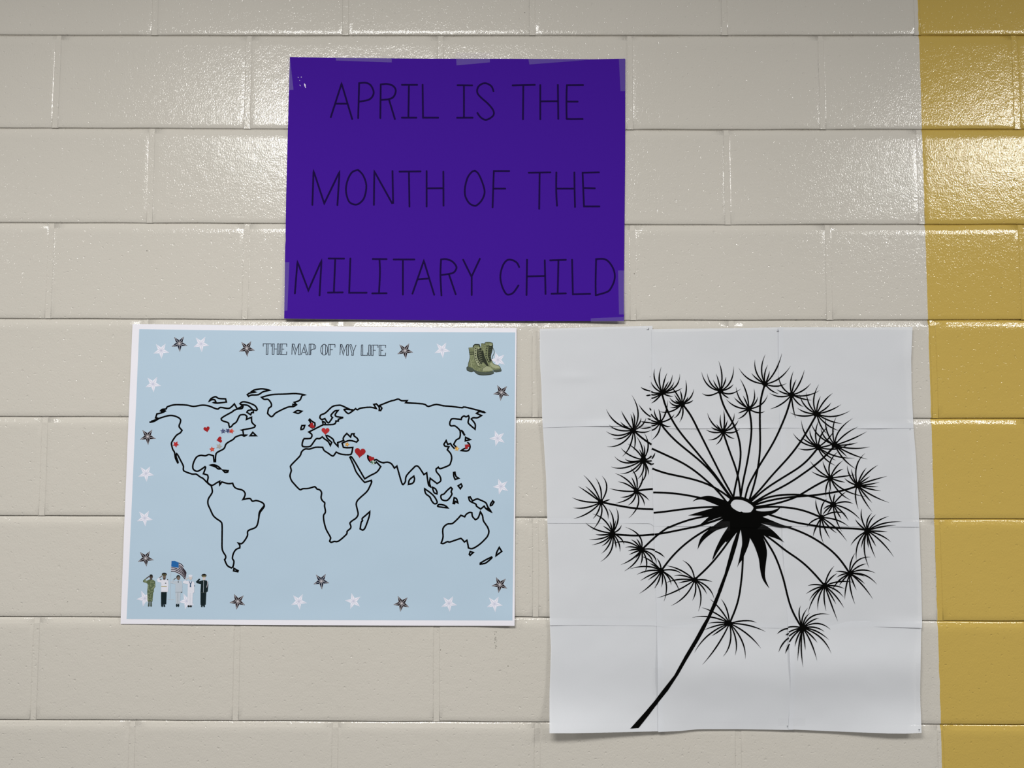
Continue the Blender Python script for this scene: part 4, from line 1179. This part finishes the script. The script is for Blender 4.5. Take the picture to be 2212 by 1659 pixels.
for cr_, cen, (rx, ry, tilt), br, blunt in heads:
    pr = Print(HQ, 0.00035)
    c0_ = cr_.p(*cen)
    for mx_, my_, tx, ty in br:
        pr.taper(c0_, cr_.p(mx_, my_), cr_.p(tx, ty), BW, M['toner'])
    for mx_, my_, tx, ty in blunt:
        pr.taper(c0_, cr_.p(mx_, my_), cr_.p(tx, ty), BW, M['toner'], blunt=True)
    # irregular hub
    n = 22
    pts = []
    ta = math.radians(tilt)
    for i in range(n):
        t = 2 * math.pi * i / n
        k = 1.0 + 0.10 * math.sin(3.0 * t + cen[0])
        x, y = rx * k * math.cos(t), ry * k * math.sin(t)
        pts.append(cr_.p(cen[0] + x * math.cos(ta) - y * math.sin(ta), cen[1] + x * math.sin(ta) + y * math.cos(ta)))
    pr.fill(pts, M['toner'], dz=0.00004)
    pr.build('printed_seed_head', dand)

# bristle ends carried over onto the neighbouring sheet, slightly out of register
for cr_, a, m_, b in [(A, (1060, 780), (950, 750), (865, 700)), (A, (1062, 858), (1010, 868), (970, 870)), (A, (1070, 1167), (1058, 1142), (1043, 1112)),
                      (A, (1066, 1290), (930, 1185), (825, 1040)), (A, (1066, 1350), (1030, 1338), (998, 1325)), (A, (1070, 1412), (960, 1402), (868, 1385)), (A, (1072, 1494), (960, 1520), (845, 1515)),
                      (D, (1090, 930), (1125, 875), (1157, 808)), (D, (1090, 1038), (1110, 1034), (1135, 1022)),
                      (F, (1612, 652), (1715, 700), (1805, 775)), (J, (578, 712), (455, 750), (358, 825)), (J, (592, 815), (560, 830), (528, 846)), (J, (592, 900), (470, 1020), (388, 1185)), (J, (604, 1020), (560, 1110), (520, 1215))]:
    pr = Print(HQ, 0.00035)
    pr.taper(cr_.p(*a), cr_.p(*m_), cr_.p(*b), BW, M['toner'])
    pr.build('printed_bristle_end', dand)
for x, y in [(1053, 495), (1053, 697), (1060, 953)]:
    q = A.p(x, y)
    pr = Print(HQ, 0.00035)
    pr.disc(q[0], q[1], 0.5, 1.0, M['toner'], n=8)
    pr.build('printed_speck', dand)

# stalks between the centre and the seed heads
def cat(*groups):
    r = []
    for g in groups:
        cr_, pts = g
        r += cr_(*pts)
    return r


stalks = [
    cat((A, [(1295, 850), (1330, 1000), (1380, 1150), (1470, 1330), (1580, 1510), (1690, 1655)]), (O, [(1180, 0), (1350, 215), (1560, 470), (1700, 680), (1860, 900)])),
    cat((A, [(1720, 1070), (1850, 1230), (1960, 1450), (2060, 1650)]), (Hc, [(430, 1150), (690, 1660)]), (Pc, [(850, 300), (960, 500)])),
    cat((A, [(1270, 1440)]), (D, [(1290, 290), (1450, 470), (1700, 690), (2000, 930)]), (O, [(1340, 255), (1510, 440), (1690, 690), (1840, 890)])),
    cat((D, [(750, 390), (900, 530), (1078, 645)])),
    cat((D, [(1088, 727), (1400, 870), (1700, 1010), (2000, 1210)]), (O, [(1350, 540), (1520, 680), (1660, 840), (1760, 980)])),
    cat((D, [(940, 970), (1085, 1045)])),
    cat((D, [(1097, 1125), (1280, 1200), (1500, 1250), (1800, 1310)]), (O, [(1300, 575), (1500, 665), (1700, 790), (1850, 910)])),
    cat((Ec, [(1440, 462), (1600, 427), (1753, 425)])),
    cat((Ec, [(1760, 495), (2000, 498)]), (O, [(600, 775), (900, 815), (1300, 895)])),
    cat((Ec, [(740, 690), (1000, 745), (1300, 800), (1500, 825), (1762, 828)])),
    cat((Ec, [(1770, 900), (2000, 880)]), (O, [(700, 1128), (1200, 1070), (1620, 1058)])),
    cat((Ec, [(980, 1325), (1250, 1352), (1550, 1355), (1785, 1327)])),
    cat((F, [(1605, 318), (1700, 308), (2000, 250)]), (O, [(900, 1500), (1240, 1425), (1680, 1270)])),
    cat((F, [(1370, 600), (1640, 340), (1760, 250), (1890, 165)])),
    cat((F, [(1860, 190), (1990, 130), (2200, 55)]), (O, [(1050, 1300), (1300, 1250), (1480, 1225)])),
    cat((G, [(460, 650), (640, 410), (850, 200)]), (V, [(1200, 575), (1450, 430)])),
    cat((G, [(1120, 840), (1330, 650), (1480, 490)]), (K, [(600, 760), (720, 580), (870, 400)])),
    cat((I, [(985, 870), (1100, 600), (1170, 350), (1215, 0)]), (K, [(950, 1300), (968, 950), (970, 800)])),
    cat((J, [(830, 670), (680, 420), (590, 180), (545, 0)]), (K, [(1800, 1480), (1680, 1100), (1560, 830), (1430, 640), (1330, 470)])),
    cat((Lc, [(730, 760), (560, 560), (370, 370), (180, 220), (0, 110)]), (Pc, [(1950, 1520), (1700, 1320), (1560, 1230)])),
    cat((Lc, [(1230, 510), (1080, 280), (950, 130), (780, 0)]), (Mc, [(560, 1255), (300, 1100), (0, 965)]), (Pc, [(2060, 1090), (1900, 1065)])),
    cat((Mc, [(1390, 965), (1200, 935), (900, 930), (600, 915), (300, 870), (0, 820)]), (Pc, [(1920, 925), (1660, 840)])),
    cat((Mc, [(710, 440), (550, 370), (380, 310), (250, 280), (0, 258)]), (Pc, [(1900, 452), (1560, 520), (1365, 640)])),
    cat((Mc, [(460, 700), (250, 610), (0, 540)]), (Pc, [(1900, 688), (1600, 690), (1400, 715)])),
    cat((Mc, [(1190, 100), (1000, 165), (700, 225), (270, 285), (20, 298)]), (Pc, [(1900, 520), (1600, 580), (1390, 650)])),
    cat((Nc, [(840, 1605), (714, 1659)]), (Mc, [(300, 130), (100, 255), (0, 318)]), (Pc, [(1910, 598), (1740, 645), (1400, 690)])),
    cat((Nc, [(600, 1010), (450, 1200), (250, 1380), (0, 1530)]), (Pc, [(1910, 130), (1600, 330), (1310, 580)])),
    cat((Nc, [(930, 970), (750, 1170), (540, 1350), (270, 1540), (100, 1660)]), (Pc, [(1910, 305), (1600, 460), (1345, 620)])),
    cat((C, [(1130, 1270), (920, 1640)]), (Nc, [(200, 970), (0, 1220)]), (Hc, [(1820, 1340), (1530, 1660)]), (Pc, [(1500, 350), (1285, 560)])),
    cat((C, [(640, 890), (560, 1180), (430, 1500), (360, 1660)]), (Hc, [(1600, 1000), (1380, 1350), (1210, 1660)]), (Pc, [(1250, 270), (1190, 535)])),
    cat((B, [(1490, 710), (1410, 980), (1395, 1250), (1400, 1660)]), (Hc, [(1405, 900), (1380, 1250), (1300, 1660)]), (Pc, [(1370, 250), (1270, 580)])),
    cat((B, [(595, 850), (650, 1080), (850, 1440), (950, 1660)]), (Hc, [(1010, 950), (1020, 1150), (960, 1530)]), (Pc, [(985, 330), (960, 500)])),
    cat((B, [(1185, 1210), (1230, 1450), (1232, 1660)]), (Hc, [(1225, 750), (1150, 1250), (1060, 1660)]), (Pc, [(1130, 250), (1105, 500)])),
    cat((Hc, [(670, 700), (800, 1080), (940, 1450)]), (Pc, [(1050, 90), (1090, 250), (1105, 500)])),
]
def relax(pts):
    q = [pts[0]]
    for p in pts[1:]:
        if math.hypot(p[0] - q[-1][0], p[1] - q[-1][1]) > 9.0:
            q.append(p)
    q = densify(smooth_line(q, corner=90.0), 3.0)
    for _ in range(30):
        q = [q[0]] + [((a[0] + 2 * b[0] + c[0]) / 4, (a[1] + 2 * b[1] + c[1]) / 4) for a, b, c in zip(q, q[1:], q[2:])] + [q[-1]]
    return q


for st in stalks:
    pr = Print(HQ, 0.00038)
    pr.stroke(relax(st), 4.0, M['toner'], smooth=False)
    pr.build('printed_stalk', dand)

# flower centre with its sepals
body = Pc((150, 585), (190, 545), (240, 515), (310, 495), (400, 475), (480, 470), (600, 495), (800, 565), (855, 585), (880, 550), (900, 500), (985, 485), (1060, 482), (1150, 495), (1220, 520), (1270, 540), (1350, 600), (1400, 650), (1420, 700), (1410, 755),
          (1430, 765), (1520, 780), (1650, 775), (1760, 755), (1850, 720), (1902, 690), (1870, 740), (1800, 800), (1715, 838), (1640, 860), (1540, 888), (1700, 950), (1920, 1040), (2040, 1072), (2140, 1078), (2060, 1105), (1900, 1100), (1700, 1062), (1500, 1015), (1600, 1060), (1720, 1140), (1830, 1240), (1940, 1360), (1975, 1405), (1930, 1372), (1800, 1315), (1670, 1275), (1590, 1255), (1518, 1238))
body += K((1400, 640), (1430, 750), (1445, 850), (1440, 950), (1415, 1150), (1405, 1300), (1430, 1430), (1495, 1575), (1420, 1490), (1350, 1370), (1310, 1200), (1285, 1000), (1240, 850), (1180, 700), (1105, 570), (1095, 640), (1060, 760), (985, 935), (960, 990), (945, 1015), (890, 1085), (850, 1165), (880, 1050), (920, 850), (950, 700), (945, 560), (925, 412), (890, 440), (840, 465), (790, 510), (730, 550), (640, 660), (625, 640), (540, 740), (450, 870), (400, 955), (353, 1020), (370, 950), (400, 850), (470, 690), (560, 520), (675, 345))
body += Pc((760, 1112), (620, 1160), (500, 1240), (380, 1340), (300, 1440), (248, 1540), (265, 1440), (300, 1330), (365, 1235), (450, 1160), (530, 1080), (560, 1072), (650, 1005), (757, 930), (600, 985), (330, 1072), (295, 1045), (380, 970), (470, 888), (330, 868), (60, 862), (250, 800), (560, 710), (620, 690), (670, 670), (500, 600), (350, 545), (240, 548))
hole = Pc((905, 640), (930, 590), (980, 550), (1050, 545), (1150, 560), (1250, 605), (1330, 660), (1362, 700), (1350, 740), (1305, 795), (1240, 803), (1160, 800), (1120, 782), (1085, 790), (1000, 750), (930, 695))
sliver = Pc((745, 883), (600, 925), (430, 994), (600, 946))
pr = Print(HQ, 0.00045)
pr.fill(smooth_line(body, True, 3, 40.0), M['toner'], holes=[smooth_line(hole, True, 3, 40.0), sliver])
pr.build('printed_flower_centre', dand)

# main stem
V2 = Crop(1340, 1380, 300)
left_s = K((850, 455), (760, 700), (700, 910), (600, 1290), (460, 1650)) + I((760, 230), (660, 460), (530, 770), (440, 920)) + V2((1190, 0), (1030, 270), (860, 580), (640, 860), (560, 970), (400, 1160), (160, 1428))
right_s = K((920, 405), (850, 700), (760, 1000), (620, 1400), (535, 1650)) + I((815, 250), (715, 520), (600, 760), (470, 1030)) + V2((1260, 0), (1050, 350), (930, 560), (760, 820), (600, 1020), (450, 1220), (290, 1420))
pr = Print(HQ, 0.0005)
pr.fill(left_s + right_s[::-1], M['toner'])
pr.build('printed_stem', dand)

# registration ticks printed at sheet corners
for segs in ([[(1397, 712), (1402, 712)], [(1401.5, 708), (1401.5, 712)]], [[(1678, 716), (1683, 716)], [(1680.5, 712), (1680.5, 716)]],
             [[(1984, 1575.5), (1988, 1575.5)], [(1985.5, 1575.5), (1985.5, 1580)]], [[(1966, 926), (1966, 929)]], [[(1700.5, 1567), (1700.5, 1571)]]):
    pr = Print(HQ, 0.0003)
    for sg in segs:
        pr.stroke(sg, 0.7, M['title_ink'])
    pr.build('printed_corner_tick', dand)

# strips of tape over the seams
for q in (K((370, 240), (705, 240), (712, 425), (305, 425)), [(1411.5, 1443), (1431, 1443), (1429, 1500), (1409, 1500)], [(1681, 1552), (1740, 1552), (1740, 1568), (1681, 1568)],
          [(1979, 1432), (1988, 1432), (1987, 1540), (1979, 1540)], [(1372, 914), (1408, 915), (1404, 928), (1370, 927)], [(1636, 1143), (1652, 1128), (1710, 1128), (1710, 1146)]):
    pr = Print(HQ, 0.0009)
    pr.fill(q, M['tape_dull'])
    pr.build('tape_strip', dand)
